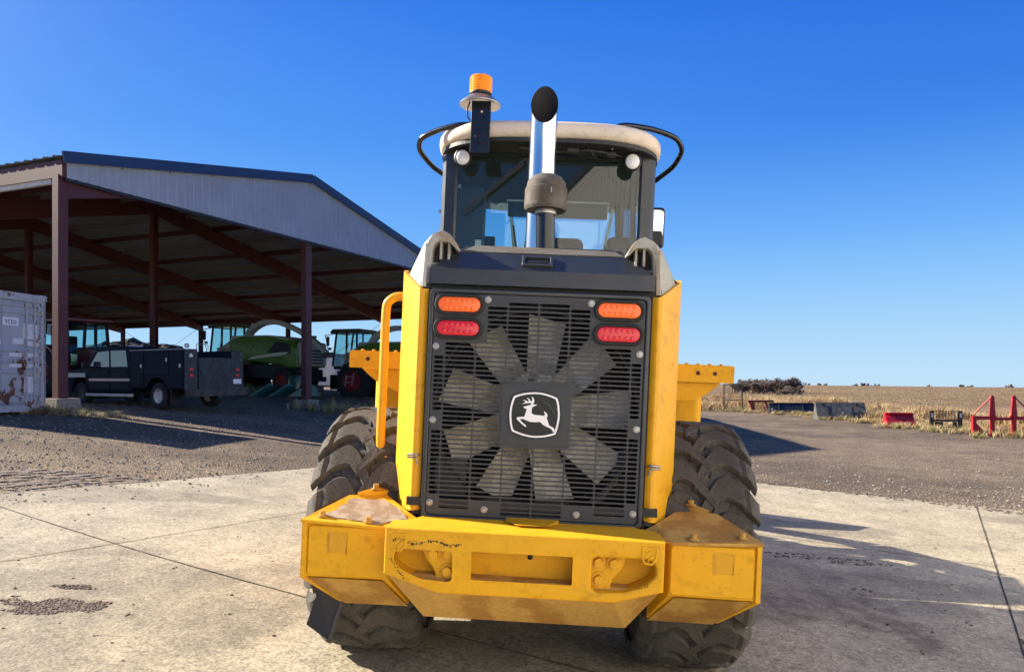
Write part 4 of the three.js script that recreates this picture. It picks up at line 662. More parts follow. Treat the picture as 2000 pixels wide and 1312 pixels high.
// ---------- service pickup ----------
MT.navy = mat(.008, .013, .026, .6, { clearcoat: 0, specularIntensity: .3, map: paintT });
MT.silver = mat(.20, .22, .25, .32, { clearcoat: .6 });
MT.darkTyre = mat(.022, .022, .022, .9, { bumpMap: grainB, bumpScale: .003 });
MT.tint = mat(.05, .075, .085, .06, { clearcoat: 1 });
function roadWheel(parent, x, y, z, r, w, rimMat, name = 'wheel') {
  const g = new THREE.Group(); g.name = name; g.position.set(x, y, z); parent.add(g);
  part('tyre', lathe([[r * .55, -w * .45], [r * .75, -w * .5], [r * .94, -w * .46], [r, -w * .36], [r, w * .36], [r * .94, w * .46], [r * .75, w * .5], [r * .55, w * .45]], 36, 'z'), MT.darkTyre, g, .5);
  part('rim', [lathe([[0, w * .2], [r * .2, w * .22], [r * .25, w * .1], [r * .45, w * .12], [r * .52, w * .42], [r * .58, w * .46], [r * .58, -w * .4], [0, -w * .3]], 28, 'z')], rimMat, g, .5);
  return g;
}
{
  const X0 = -9.55, D0 = 20.2, t = thing('service_pickup', 'dark blue crew pickup with steel service body parked under the shed roof', 'truck'); t.position.set(X0, ground(X0, D0), -D0); t.rotation.y = -.535; t.scale.setScalar(.9);
  const Wd = 2.0, zN = .12, zF = zN - Wd; // near side z, far side z
  const side = shape([[-5.15, .62], [-5.18, .95], [-5.05, 1.16], [-3.85, 1.27], [-3.25, 1.86], [-3.0, 1.92], [-1.55, 1.92], [-1.40, 1.86], [-1.36, 1.25], [-1.36, .50], [-3.62, .50]].concat(Array.from({ length: 13 }, (_, i) => { const a = i / 12 * Math.PI; return [-4.15 + .5 * Math.cos(a), .46 + .52 * Math.sin(a)]; })).concat([[-4.68, .48], [-5.1, .5]]));
  const win = (pts) => side.holes.push(new THREE.Path(pts.map(p => new THREE.Vector2(...p))));
  const body = part('cab_body', [ext(side, Wd, .02, 0, 0, zN, 2)], MT.navy, t, .5);
  const W1 = [[-3.60, 1.29], [-3.14, 1.76], [-2.52, 1.80], [-2.50, 1.29]], W2 = [[-2.40, 1.29], [-2.42, 1.80], [-1.62, 1.80], [-1.52, 1.29]];
  for (const w of [W1, W2]) for (const z of [zN + .006, zF - .002]) part('side_window', ext(w, .008, 0, 0, 0, z), MT.tint, t);
  part('windscreen', hull([[-3.80, 1.30, zN - .18], [-3.80, 1.30, zF + .18], [-3.26, 1.82, zN - .25], [-3.26, 1.82, zF + .25], [-3.82, 1.31, zN - .18], [-3.82, 1.31, zF + .18], [-3.28, 1.83, zN - .25], [-3.28, 1.83, zF + .25]]), MT.tint, t);
  for (const x of [-3.66, -2.45]) part('door', [box2(x + .03, x + (x < -3 ? 1.16 : 1.0), .58, 1.25, zN + .001, zN + .012)], MT.navy, t);
  for (const x of [-2.72, -1.70]) part('door_handle', rbox(.16, .03, .03, x, 1.14, zN + .02, .008), MT.black, t);
  part('hood_stripe', [box2(-5.0, -3.85, .96, 1.10, zN - .006, zN + .004)], MT.silver, t); part('rocker_trim', box2(-3.62, -1.4, .84, .92, zN + .004, zN + .016), MT.silver, t);
  part('running_board', rbox(2.3, .09, .2, -2.45, .40, zN + .04, .02), MT.offWhite, t);
  part('front_bumper', rbox(.2, .28, Wd, -5.22, .62, zN - Wd / 2, .05), MT.steel, t); part('wing_mirror', [rbox(.10, .22, .22, -3.5, 1.36, zN + .2, .03), box(.05, .05, .2, -3.5, 1.3, zN + .08)], MT.black, t);
  part('beacon_bar', [rbox(.2, .07, .5, -2.6, 1.96, zN - .9, .02)], MT.offWhite, t);
  // service body
  const sb = part('service_body', [ext([[-1.30, .62], [-.58, .62]].concat(Array.from({ length: 11 }, (_, i) => { const a = Math.PI * (1 - i / 10); return [.52 * Math.cos(a), .5 + .46 * Math.sin(a)]; }).slice(1, -1)).concat([[.58, .62], [1.30, .62], [1.30, 1.78], [-1.30, 1.78]]), .45, .01, 0, 0, zN + .05), box2(-1.3, 1.30, .62, 1.78, zF - .05, zF + .40), box2(-1.3, 1.3, .62, .95, zF + .4, zN - .4), box2(-1.3, -1.24, .95, 1.7, zF + .4, zN - .4)], MT.navy, t);
  for (const [a, b, c, d] of [[-1.26, -.62, .66, 1.74], [-.58, .62, 1.02, 1.74], [.66, 1.26, .66, 1.74]]) { const dr = part('locker_door', rbox(b - a, d - c, .03, (a + b) / 2, (c + d) / 2, zN + .06, .012), MT.navy, t); part('latch', rbox(.07, .11, .02, b - .1, mix(c, d, .5) + .1, zN + .08, .006), MT.offWhite, dr); }
  part('locker_lid', box2(-1.3, 1.3, 1.775, 1.80, zN - .42, zN + .07), MT.silver, t);
  const tg = part('tailgate', [box2(1.30, 1.36, .60, 1.55, zF + .42, zN - .42), ...[.75, 1.02, 1.30].map(y => box2(1.36, 1.375, y, y + .13, zF + .5, zN - .5))], mat(.045, .055, .07, .6, { map: dustT }), t);
  for (const z of [zN - .18, zF + .18]) { part('rear_panel', box2(1.30, 1.33, .6, 1.76, z - .21, z + .21), mat(.05, .06, .075, .55, { map: dustT }), t); for (const y of [1.20, 1.02]) part('tail_lamp', rbox(.03, .08, .13, 1.34, y, z, .01), MT.redLens, t); }
  part('work_lamp', [lathe([[0, .05], [.07, .03], [.07, -.03], [0, -.05]], 16, 'x').translate(1.1, 1.90, zN - .2)], MT.offWhite, t);
  part('tool_rack', [bar([1.2, 1.78, zN - .45], [1.2, 1.95, zN - .45], .012), bar([1.2, 1.95, zN - .45], [1.2, 1.95, zN - .85], .012), bar([1.2, 1.95, zN - .85], [1.2, 1.78, zN - .85], .012)], MT.steel, t);
  part('rear_bumper', [rbox(.28, .22, Wd + .06, 1.44, .50, zN - Wd / 2, .02)], mat(.07, .068, .064, .7, { map: dustT }), t); part('hitch', [box2(1.2, 1.6, .3, .40, zN - 1.05, zN - .9)], MT.black, t);
  part('triangle_badge', hull([[1.332, 1.56, zN - .10], [1.332, 1.56, zN - .24], [1.332, 1.66, zN - .14], [1.332, 1.66, zN - .20], [1.336, 1.56, zN - .1], [1.336, 1.56, zN - .24], [1.336, 1.66, zN - .14], [1.336, 1.66, zN - .2]]), MT.white, t);
  part('licence_plate', rbox(.01, .15, .3, 1.345, .83, zF + .20, .004), MT.white, t);
  part('mud_flap', box2(.62, .66, .15, .6, zN - .3, zN), MT.black, t); part('chassis', box2(-4.9, 1.3, .42, .58, zF + .5, zN - .5), MT.black, t);
  for (const z of [zN - .13, zF + .13]) { const f = roadWheel(t, -4.15, .40, z, .40, .26, MT.black); if (z < 0) f.rotation.y = Math.PI; const b = roadWheel(t, 0, .40, z, .40, .26, MT.offWhite); if (z < -.5) b.rotation.y = Math.PI; }
}
// ---------- forage harvesters ----------
MT.green = mat(.078, .185, .012, .45, { clearcoat: .2, map: paintT }); MT.lightGrey = mat(.42, .44, .42, .45, { map: paintT }); MT.redRim = mat(.22, .012, .014, .5); MT.midGrey = mat(.10, .105, .10, .6, { map: dustT });
function letters(txt, w, h, colour, bg) { const cv = document.createElement('canvas'); cv.width = 256; cv.height = 64; const q = cv.getContext('2d'); q.fillStyle = bg; q.fillRect(0, 0, 256, 64); q.fillStyle = colour; q.font = 'bold 50px sans-serif'; q.textAlign = 'center'; q.textBaseline = 'middle'; q.fillText(txt, 128, 34); const t = new THREE.CanvasTexture(cv); t.colorSpace = THREE.SRGBColorSpace; const m = new THREE.Mesh(keep(new THREE.PlaneGeometry(w, h)), mat(1, 1, 1, .5, { map: t })); m.name = 'lettering'; return m; }
function harvester(label, X, D, turn, s) {
  const h = thing('forage_harvester', label, 'harvester', 'green forage harvesters parked beyond the shed'); h.position.set(X, ground(X, D), -D); h.rotation.y = turn; h.scale.setScalar(s);
  // x runs from nose (-) to tail (+), near side at z = 1.35
  for (const z of [1.15, -1.15]) { const w = roadWheel(h, -1.2, .95, z, .95, .62, MT.redRim, 'drive_wheel'); if (z < 0) w.rotation.y = Math.PI; const tr = []; for (let k = 0; k < 24; k++) { const a = k / 24 * 6.283; tr.push(box(.11, .10, .6, 0, 0, 0).rotateZ(a).translate(.96 * Math.cos(a + 1.57), .96 * Math.sin(a + 1.57), 0)); } part('tread_lugs', tr, MT.darkTyre, w); const b = roadWheel(h, 2.4, .62, z * .9, .62, .42, MT.redRim, 'steer_wheel'); if (z < 0) b.rotation.y = Math.PI; }
  part('chassis', [box2(-2.2, 3.3, .75, 1.5, -.8, .8), box2(-3.0, -1.6, .5, 1.3, -.6, .6)], MT.black, h);
  const body = ext([[-1.0, 1.75], [-1.05, 2.75], [-.3, 2.98], [1.5, 2.95], [2.9, 2.72], [3.35, 2.3], [3.45, 1.3], [2.9, 1.25], [2.2, 1.45], [.6, 1.6]], 2.5, .12, 0, 0, 1.25, 3);
  part('engine_body', body, MT.green, h, .5);
  part('body_top', ext([[-1.1, 2.70], [-.9, 3.02], [1.5, 3.02], [2.9, 2.80], [2.7, 2.7], [1.4, 2.86], [-.3, 2.86]], 2.35, .03, 0, 0, 1.18), MT.lightGrey, h);
  part('white_flash', ext([[.2, 1.72], [2.6, 1.95], [2.9, 2.1], [2.3, 2.1], [.6, 1.9]], .02, 0, 0, 0, 1.265), MT.offWhite, h);
  part('side_vent', ext([[1.5, 2.1], [3.0, 2.0], [3.0, 2.55], [2.1, 2.68]], .02, 0, 0, 0, 1.262), MT.black, h);
  part('tail_hood', [rbox(.4, 1.3, 2.2, 3.45, 2.0, 0, .15, 3)], MT.lightGrey, h); for (let k = 0; k < 5; k++) part('tail_louvre', box2(3.655, 3.675, 1.5 + k * .16, 1.58 + k * .16, -.7, .9), MT.black, h);
  for (const y of [1.5]) part('tail_lamp', rbox(.03, .2, .25, 3.66, y, .95, .01), MT.redLens, h);
  part('front_console', [hull([[-2.1, 1.5, 1.0], [-2.1, 1.5, -1.0], [-1.0, 1.5, 1.2], [-1.0, 1.5, -1.2], [-1.0, 2.75, 1.2], [-1.0, 2.75, -1.2], [-1.75, 2.45, 1.0], [-1.75, 2.45, -1.0]])], MT.lightGrey, h);
  const lt = letters('CLAAS', .8, .2, '#5a1010', '#8d908c'); lt.position.set(-1.42, 2.30, 1.26); h.add(lt); const l2 = letters('860', .5, .14, '#9aa08a', '#2c5a10'); l2.position.set(.4, 2.45, 1.262); h.add(l2);
  // cab
  part('cab_glass', ext([[-2.62, 1.75], [-2.42, 3.55], [-1.25, 3.55], [-1.12, 2.35], [-1.5, 1.75]], 1.75, .03, 0, 0, .875), mat(.55, .78, .80, .02, { transmission: 1, thickness: 0 }), h);
  part('cab_floor', box2(-2.6, -1.1, 1.6, 1.76, -.9, .9), MT.black, h);
  part('cab_posts', [[-2.66, -2.42], [-1.85, -1.80], [-1.2, -1.2]].flatMap(([a, b]) => [.89, -.89].map(z => beam([a, 1.75, z], [b, 3.56, z], .07, .09))), MT.black, h);
  part('cab_roof', [rbox(1.75, .2, 2.0, -1.82, 3.66, 0, .08, 3), rbox(.3, .16, 1.7, -2.7, 3.6, 0, .05)], MT.midGrey, h); part('operator_seat', [rbox(.2, .7, .5, -1.4, 2.55, 0, .06), rbox(.5, .15, .5, -1.6, 2.2, 0, .05)], MT.cloth, h);
  part('mirror_arm', [bar([-2.5, 3.5, .95], [-2.95, 3.4, 1.2], .02), bar([-2.95, 3.45, 1.2], [-2.75, 2.2, 1.0], .02), rbox(.1, .5, .2, -2.8, 3.1, 1.15, .03), rbox(.14, .12, .14, -2.7, 2.7, 1.1, .03)], MT.black, h);
  part('access_ladder', [bar([-1.6, .7, 1.45], [-1.5, 2.0, 1.2], .025), bar([-1.2, .7, 1.45], [-1.1, 2.0, 1.2], .025), bar([-1.75, 1.9, 1.3], [-1.55, 3.0, 1.15], .02), ...[.9, 1.2, 1.5, 1.8].map(y => bar([-1.6, y, 1.42 - (y - .9) * .2], [-1.15, y, 1.42 - (y - .9) * .2], .02))], MT.lightGrey, h);
  // discharge spout
  const sp = new THREE.CatmullRomCurve3([[-.9, 2.6, .1], [-.55, 3.25, .1], [.3, 3.72, .15], [1.4, 3.75, .25], [2.8, 3.30, .4], [4.1, 2.60, .55], [4.8, 2.05, .65]].map(V3)), pos = [], N = 40, rows = []; for (let i = 0; i <= N; i++) { const p = sp.getPoint(i / N), d = sp.getTangent(i / N), n = new THREE.Vector3(-d.y, d.x, 0).normalize(), w = mix(.22, .14, i / N), hh = mix(.15, .10, i / N); rows.push([[1, 1], [1, -1], [-1, -1], [-1, 1]].map(([a, b]) => [p.x + n.x * hh * a, p.y + n.y * hh * a, p.z + w * b])); }
  for (let i = 0; i < N; i++) for (let k = 0; k < 4; k++) { const a = rows[i][k], b = rows[i][(k + 1) % 4], c = rows[i + 1][k], d = rows[i + 1][(k + 1) % 4]; pos.push(...a, ...b, ...c, ...b, ...d, ...c); }
  const g = new THREE.BufferGeometry(); g.setAttribute('position', new THREE.Float32BufferAttribute(pos, 3)); g.computeVertexNormals(); part('discharge_spout', g, MT.lightGrey, h, .6);
  part('spout_flap', [rbox(.5, .26, .34, 4.95, 1.95, .66, .04).translate(0, 0, 0), bar([3.6, 3.05, .5], [4.5, 2.5, .6], .04), rbox(.3, .14, .2, 3.9, 2.9, .52, .03)], MT.midGrey, h); part('flap_lamp', rbox(.06, .12, .2, 4.75, 1.82, .7, .02), MT.redLens, h);
  part('rear_linkage', [box2(3.4, 4.0, .55, .8, -.5, .8), box2(3.2, 3.5, .7, 1.2, -.9, .9)], MT.black, h);
  return h;
}
harvester('green forage harvester with arched spout, right behind the service pickup', -13.1, 38.5, -.36, .94);
harvester('green forage harvester showing its cab and red wheel above the loader deck', -6.6, 38.5, -.30, .96);
{ // tractor behind the corner post
  const X = -15.6, D = 27.5, t = thing('farm_tractor', 'dark red farm tractor parked behind the maroon corner post', 'tractor'); t.position.set(X, ground(X, D), -D); t.rotation.y = -.5; const red = mat(.11, .010, .012, .4, { clearcoat: .5 });
  part('hood', ext([[-.2, 1.1], [-.2, 1.85], [2.0, 1.75], [2.5, 1.5], [2.55, 1.0]], .9, .08, 0, 0, .45, 2), red, t, .5); part('cab_glass', ext([[-1.75, 1.35], [-1.6, 2.75], [-.25, 2.75], [-.05, 1.6], [-.4, 1.2]], 1.5, .03, 0, 0, .75), mat(.55, .78, .82, .02, { transmission: 1, thickness: 0 }), t); part('cab_posts', [[-1.75, -1.62], [-.95, -.95], [-.08, -.28]].flatMap(([a, b]) => [.76, -.76].map(z => beam([a, 1.3, z], [b, 2.8, z], .08, .1))), MT.black, t);
  part('cab_roof', rbox(1.9, .2, 1.8, -.95, 2.86, 0, .08, 3), red, t); part('mirror', [bar([-.2, 2.6, .8], [.25, 2.55, 1.5], .02), rbox(.1, .36, .22, .27, 2.4, 1.5, .03)], MT.black, t); part('seat', [rbox(.2, .6, .45, -1.3, 2.0, 0, .05), rbox(.5, .15, .5, -1.05, 1.7, 0, .05)], MT.cloth, t); part('chassis', box2(-1.6, 2.4, .7, 1.2, -.4, .4), MT.black, t);
  for (const z of [.95, -.95]) { const a = roadWheel(t, -1.1, .9, z, .9, .5, MT.redRim, 'rear_wheel'), b = roadWheel(t, 1.9, .65, z * .9, .65, .4, MT.redRim, 'front_wheel'); if (z < 0) { a.rotation.y = b.rotation.y = Math.PI; } }
  for (const z of [.95, -.95]) part('fender', ext(Array.from({ length: 9 }, (_, i) => { const a = Math.PI * i / 8; return [-1.1 + 1.02 * Math.cos(a), .95 + 1.0 * Math.sin(a)]; }).concat(Array.from({ length: 9 }, (_, i) => { const a = Math.PI * (1 - i / 8); return [-1.1 + .97 * Math.cos(a), .95 + .95 * Math.sin(a)]; })), .5, 0, 0, 0, z + .25), red, t);
}
{ // low earth bank beyond the shed
  const pos = [], N = 40, Mm = 14, X = -30.6, D = 60, L = 6.5, gy = ground(X, D); const H = (i, j) => { const u = i / N * 2 - 1, v = j / Mm * 2 - 1, e = Math.max(0, 1 - Math.abs(u) ** 2.4) * Math.max(0, 1 - v * v); return 3.6 * Math.pow(e, .6) * (.85 + .3 * fbm(i * .4, j * .5, 4)) + .35 * fbm(i * 1.4, j * 1.4, 3) * (e > 0 ? 1 : 0); }, pt = (i, j) => [(i / N * 2 - 1) * L, H(i, j), (j / Mm * 2 - 1) * 5];
  for (let i = 0; i < N; i++) for (let j = 0; j < Mm; j++) pos.push(...pt(i, j), ...pt(i, j + 1), ...pt(i + 1, j), ...pt(i + 1, j), ...pt(i, j + 1), ...pt(i + 1, j + 1));
  const g = new THREE.BufferGeometry(); g.setAttribute('position', new THREE.Float32BufferAttribute(pos, 3)); g.computeVertexNormals(); const m = part('earth_bank', g, mat(.10, .082, .06, .95, { map: soilT, bumpMap: rescale(gravelB, 3), bumpScale: .1 })); m.position.set(X, gy - .1, -D); m.userData = { label: 'dark lumpy earth bank seen through the shed behind the pickup', category: 'bank', kind: 'structure' };
}
// white storage containers far behind the shed
for (const [x, D, l, w, label] of [[-14.9, 62, 7.5, .0, 'long white storage container far behind the shed posts'], [-12.9, 58, 1.6, .0, 'bright white end of a storage trailer beside the parked harvesters']]) {
  const c = thing('storage_container', label, 'container'); c.position.set(x, ground(x, D), -D); c.rotation.y = .12; part('body', box2(-l / 2, l / 2, .15, 2.5, -1.2, 1.2), MT.offWhite, c); const rb = keep(geo(box2(-.02, .02, .2, 2.45, 1.2, 1.24))); for (let k = 0; k < Math.floor(l / .5); k++) { const r = part('rib', rb, MT.offWhite, c); r.position.x = -l / 2 + .25 + k * .5; } part('base_rail', box2(-l / 2, l / 2, 0, .15, -1.15, 1.15), MT.midGrey, c); part('roof_edge', box2(-l / 2 - .03, l / 2 + .03, 2.5, 2.58, -1.23, 1.23), MT.lightGrey, c);
}
{ // green header pointing out beside the centre post
  const X = -9.4, D = 31.5, t = thing('crop_header', 'dark green crop header snout lying beside the middle shed post', 'header'); t.position.set(X, ground(X, D), -D); t.rotation.y = .2; const gm = mat(.01, .055, .03, .4, { clearcoat: .4 });
  for (const k of [-1, 0, 1]) part('snout', [hull([[k * .8 - .9, .05, .5], [k * .8 - .3, .05, -.8], [k * .8 + .3, .05, -.8], [k * .8, .55, -.9], [k * .8 - .1, .62, -.4], [k * .8 + .3, .4, -.9]])], gm, t, .5); part('frame', [box2(-1.3, 1.3, .2, .5, -1.3, -.85)], MT.black, t); part('rotor_drum', lathe([[0, .4], [.35, .38], [.4, .2], [.4, -.2], [0, -.2]], 20).translate(.2, .55, -1.0), gm, t, .5);
}
// ---------- implements along the field edge ----------
MT.black2 = mat(.016, .018, .022, .45, { map: paintT }); MT.bucketGrey = mat(.115, .125, .12, .6, { map: dustT }); MT.hotRed = mat(.52, .010, .022, .42, { map: paintT }); MT.fadedRed = mat(.26, .05, .045, .7, { map: dustT });
const place = (o, x, D, ry) => { o.position.set(x, ground(x, D) - .01, -D); o.rotation.y = ry; return o; };
const spot = (p, D) => (p - 1000) * D / 1450;
{ // chain-link gate panel leaning in the grass
  const D = 47, g = place(thing('chain_link_panel', 'black framed chain-link panel standing in the dry grass', 'fence panel'), spot(1432, D), D, .12);
  part('frame', [bar([-.6, .1, 0], [-.6, 1.72, 0], .04), bar([.62, -.3, 0], [.62, 1.72, 0], .04), bar([-.6, 1.7, 0], [.62, 1.7, 0], .03), bar([-.6, .7, 0], [.62, .7, 0], .02)], MT.black2, g); const w = []; for (let k = -8; k < 10; k++) { const a = k * .14; for (const s of [1, -1]) { let x0 = s > 0 ? a - .6 : a + .6, x1 = x0 + s * 1.0, y0 = .7, y1 = 1.7; if (Math.min(x0, x1) > .6 || Math.max(x0, x1) < -.6) continue; const cl = (x, y) => { const t = clamp(x, -.6, .6); return [t, y + (t - x) * s * (y1 - y0) / 1.0 * 1, 0]; }; w.push(bar(cl(x0, y0), cl(x1, y1), .006, 4)); } } part('wire_mesh', w, MT.black2, g); part('hose_loop', tube([[-.5, .3, .05], [-.3, .7, .05], [-.1, 1.1, .05], [-.05, 1.5, .05], [-.2, 1.6, .05]], .02), MT.black2, g);
}
{ const D = 45.5, g = place(thing('red_drawbar_frame', 'faded red steel frame lying in grass behind the black bucket', 'frame'), spot(1483, D), D, .1); part('rail', [box2(-.75, .9, .62, .74, -.1, .1)], MT.fadedRed, g); part('leg', hull([[-.5, 0, -.05], [-.3, 0, -.05], [-.5, 0, .05], [-.3, 0, .05], [-.62, .65, -.05], [-.3, .65, .05], [-.62, .65, .05], [-.3, .65, -.05]]), MT.fadedRed, g); part('leg', beam([.6, 0, 0], [.4, .65, 0], .08, .1), MT.fadedRed, g); }
function bucket(name, label, p, D, ry, w, h, d, m, extra) { // skid-steer bucket standing on its cutting edge, back towards us
  const b = place(thing(name, label, 'bucket'), spot(p, D), D, ry), back = [[0, .02], [.04, .0], [.42 * d, h * .96], [.5 * d, h], [.55 * d, h * .98], [.5 * d, h * .9], [.08, .04]];
  part('back_sheet', extX([[d * .5, 0], [d * .52, .02], [.12, h * .72], [0, h], [-.06, h], [-.10, h * .72], [-.04, h * .7], [.05, h * .70], [d * .44, 0]].map(q => [q[0], q[1]]), w), m, b);
  for (const x of [-w / 2 - .012, w / 2 + .012]) part('side_plate', hull([[x - .012, 0, d * .5], [x + .012, 0, d * .5], [x - .012, h, 0], [x + .012, h, 0], [x - .012, h, -.08], [x + .012, h, -.08], [x - .012, 0, -d * .55], [x + .012, 0, -d * .55], [x - .012, h * .6, -d * .3], [x + .012, h * .6, -d * .3]]), m, b);
  part('cutting_edge', box2(-w / 2, w / 2, 0, .03, d * .44, d * .62), m, b);
  if (extra) extra(b, w, h, d); return b;
}
bucket('bucket', 'long black loader bucket with one white sticker, in the grass', 1546, 43, -.12, 2.45, .62, .7, MT.black2, (b, w, h, d) => { for (const x of [-.72, .62]) part('mount_rib', beam([x, .05, d * .55], [x, h * .95, .05], .06, .08), MT.black2, b); part('sticker', box(.1, .1, .004, -1.13, h * .5, d * .32).rotateX(0), MT.white, b); part('top_rail', box2(-w / 2, w / 2, h, h + .05, -.08, .04), MT.black2, b); });
bucket('bucket', 'grey loader bucket with slotted back and a small white dot', 1641, 38, -.14, 2.35, .86, .9, MT.bucketGrey, (b, w, h, d) => { for (const x of [-.62, .56]) part('mount_slot', hull([[x - .04, .1, d * .5], [x + .04, .1, d * .5], [x - .04, h * .72, d * .2], [x + .04, h * .72, d * .2], [x - .04, .1, d * .5 + .06], [x + .04, .1, d * .5 + .06], [x - .04, h * .72, d * .26], [x + .04, h * .72, d * .26]]), MT.black2, b); part('mount_plate', hull([[-.56, .12, d * .5], [.5, .12, d * .5], [-.56, h * .66, d * .24], [.5, h * .66, d * .24], [-.56, .12, d * .5 + .03], [.5, .12, d * .5 + .03], [-.56, h * .66, d * .27], [.5, h * .66, d * .27]]), MT.bucketGrey, b); part('dot_sticker', lathe([[0, .002], [.05, .002], [.05, 0]], 14, 'z').translate(.02, h * .4, d * .46), MT.white, b); for (const x of [-.85, .8]) part('lift_eye', rbox(.12, .10, .08, x, h * .9, .1, .02), MT.black2, b); });
bucket('bucket', 'small bright red material bucket between grey bucket and black frame', 1756, 32.5, -.14, 1.12, .58, .6, MT.hotRed, (b, w, h) => { part('top_bar', box2(-w / 2, w / 2, h - .02, h + .03, -.05, .1), MT.hotRed, b); for (const x of [-.4, .36]) part('hook', rbox(.12, .06, .1, x, h + .01, .08, .02), MT.hotRed, b); });
{ // black fork carriage
  const D = 30, g = place(thing('fork_carriage', 'black pallet fork carriage with white stickers in dry grass', 'fork carriage'), spot(1849, D), D, -.12);
  for (const x of [-.56, .52]) { part('upright', [box2(x - .07, x + .07, 0, .80, -.05, .05)], MT.black2, g); part('sticker', box(.07, .18, .004, x + .005, .62, .054), MT.white, g); } part('top_rail', box2(-.52, .48, .37, .45, -.045, .045), MT.black2, g); part('low_rail', box2(-.52, .48, .10, .16, -.045, .045), MT.black2, g); for (const x of [-.36, -.2, .32]) part('fork_plate', hull([[x - .10, .02, .05], [x + .06, .02, .05], [x - .1, .36, .05], [x + .06, .36, .05], [x - .1, .02, .07], [x + .06, .02, .07], [x - .1, .36, .07], [x + .06, .36, .07]]), MT.black2, g); for (let k = 0; k < 9; k++) part('guard_bar', box2(-.48 + k * .115, -.465 + k * .115, .45, .80, -.02, .0), MT.black2, g); part('guard_top', box2(-.5, .46, .78, .80, -.02, .0), MT.black2, g);
}
{ // red round-bale carrier frame
  const D = 27, g = place(thing('bale_carrier', 'bright red steel bale carrier frame with tall posts', 'bale carrier'), spot(1960, D), D, -.16);
  for (const x of [-.98, -.36, .36, .98]) { const p = part('upright', box2(x - .06, x + .06, 0, Math.abs(x) < .5 ? .82 : .74, -.08, .08), MT.hotRed, g); } for (const x of [-.36, .36]) part('tall_post', hull([[x - .10, .72, -.05], [x + .10, .72, -.05], [x - .10, .72, .05], [x + .10, .72, .05], [x - .05, 1.5, -.04], [x + .05, 1.5, -.04], [x - .05, 1.5, .04], [x + .05, 1.5, .04]]), MT.hotRed, g);
  part('cross_beam', [box2(-1.04, -.3, .62, .74, -.05, .05), box2(-.3, .3, .60, .70, -.05, .05), box2(.3, 1.04, .62, .74, -.05, .05)], MT.hotRed, g); part('bottom_rail', box2(-1.04, 1.04, .03, .10, -.06, .06), MT.hotRed, g); for (const s of [-1, 1]) { part('brace', bar([s * 1.0, .78, 0], [s * .38, 1.46, 0], .026), mat(.55, .12, .10, .5), g); part('gusset', hull([[s * .36, .65, -.01], [s * .16, .65, -.01], [s * .36, .92, -.01], [s * .36, .65, .01], [s * .16, .65, .01], [s * .36, .92, .01]]), MT.hotRed, g); part('side_web', hull([[s * 1.0, .08, -.01], [s * .55, .08, -.01], [s * 1.0, .6, -.01], [s * .72, .3, -.01], [s * 1.0, .08, .01], [s * .55, .08, .01], [s * 1.0, .6, .01]]), MT.hotRed, g); }
}
// ---------- vegetation ----------
function tuft(n, h, spread, w) { const pos = []; for (let k = 0; k < n; k++) { const a = rr(0, 6.283), r = rr(0, .05), l = h * rr(.55, 1.1), b = rr(.1, 1) * spread, x = Math.cos(a) * r, z = Math.sin(a) * r, dx = Math.cos(a) * b, dz = Math.sin(a) * b, nx = -Math.sin(a) * w, nz = Math.cos(a) * w; const p0 = [x - nx, 0, z - nz], p1 = [x + nx, 0, z + nz], m0 = [x + dx * .35 - nx * .8, l * .6, z + dz * .35 - nz * .8], m1 = [x + dx * .35 + nx * .8, l * .6, z + dz * .35 + nz * .8], t = [x + dx, l, z + dz]; pos.push(...p0, ...p1, ...m0, ...p1, ...m1, ...m0, ...m0, ...m1, ...t); } const g = new THREE.BufferGeometry(); g.setAttribute('position', new THREE.Float32BufferAttribute(pos, 3)); g.computeVertexNormals(); return keep(geo(g)); }
const strawM = mat(1, 1, 1, .9);
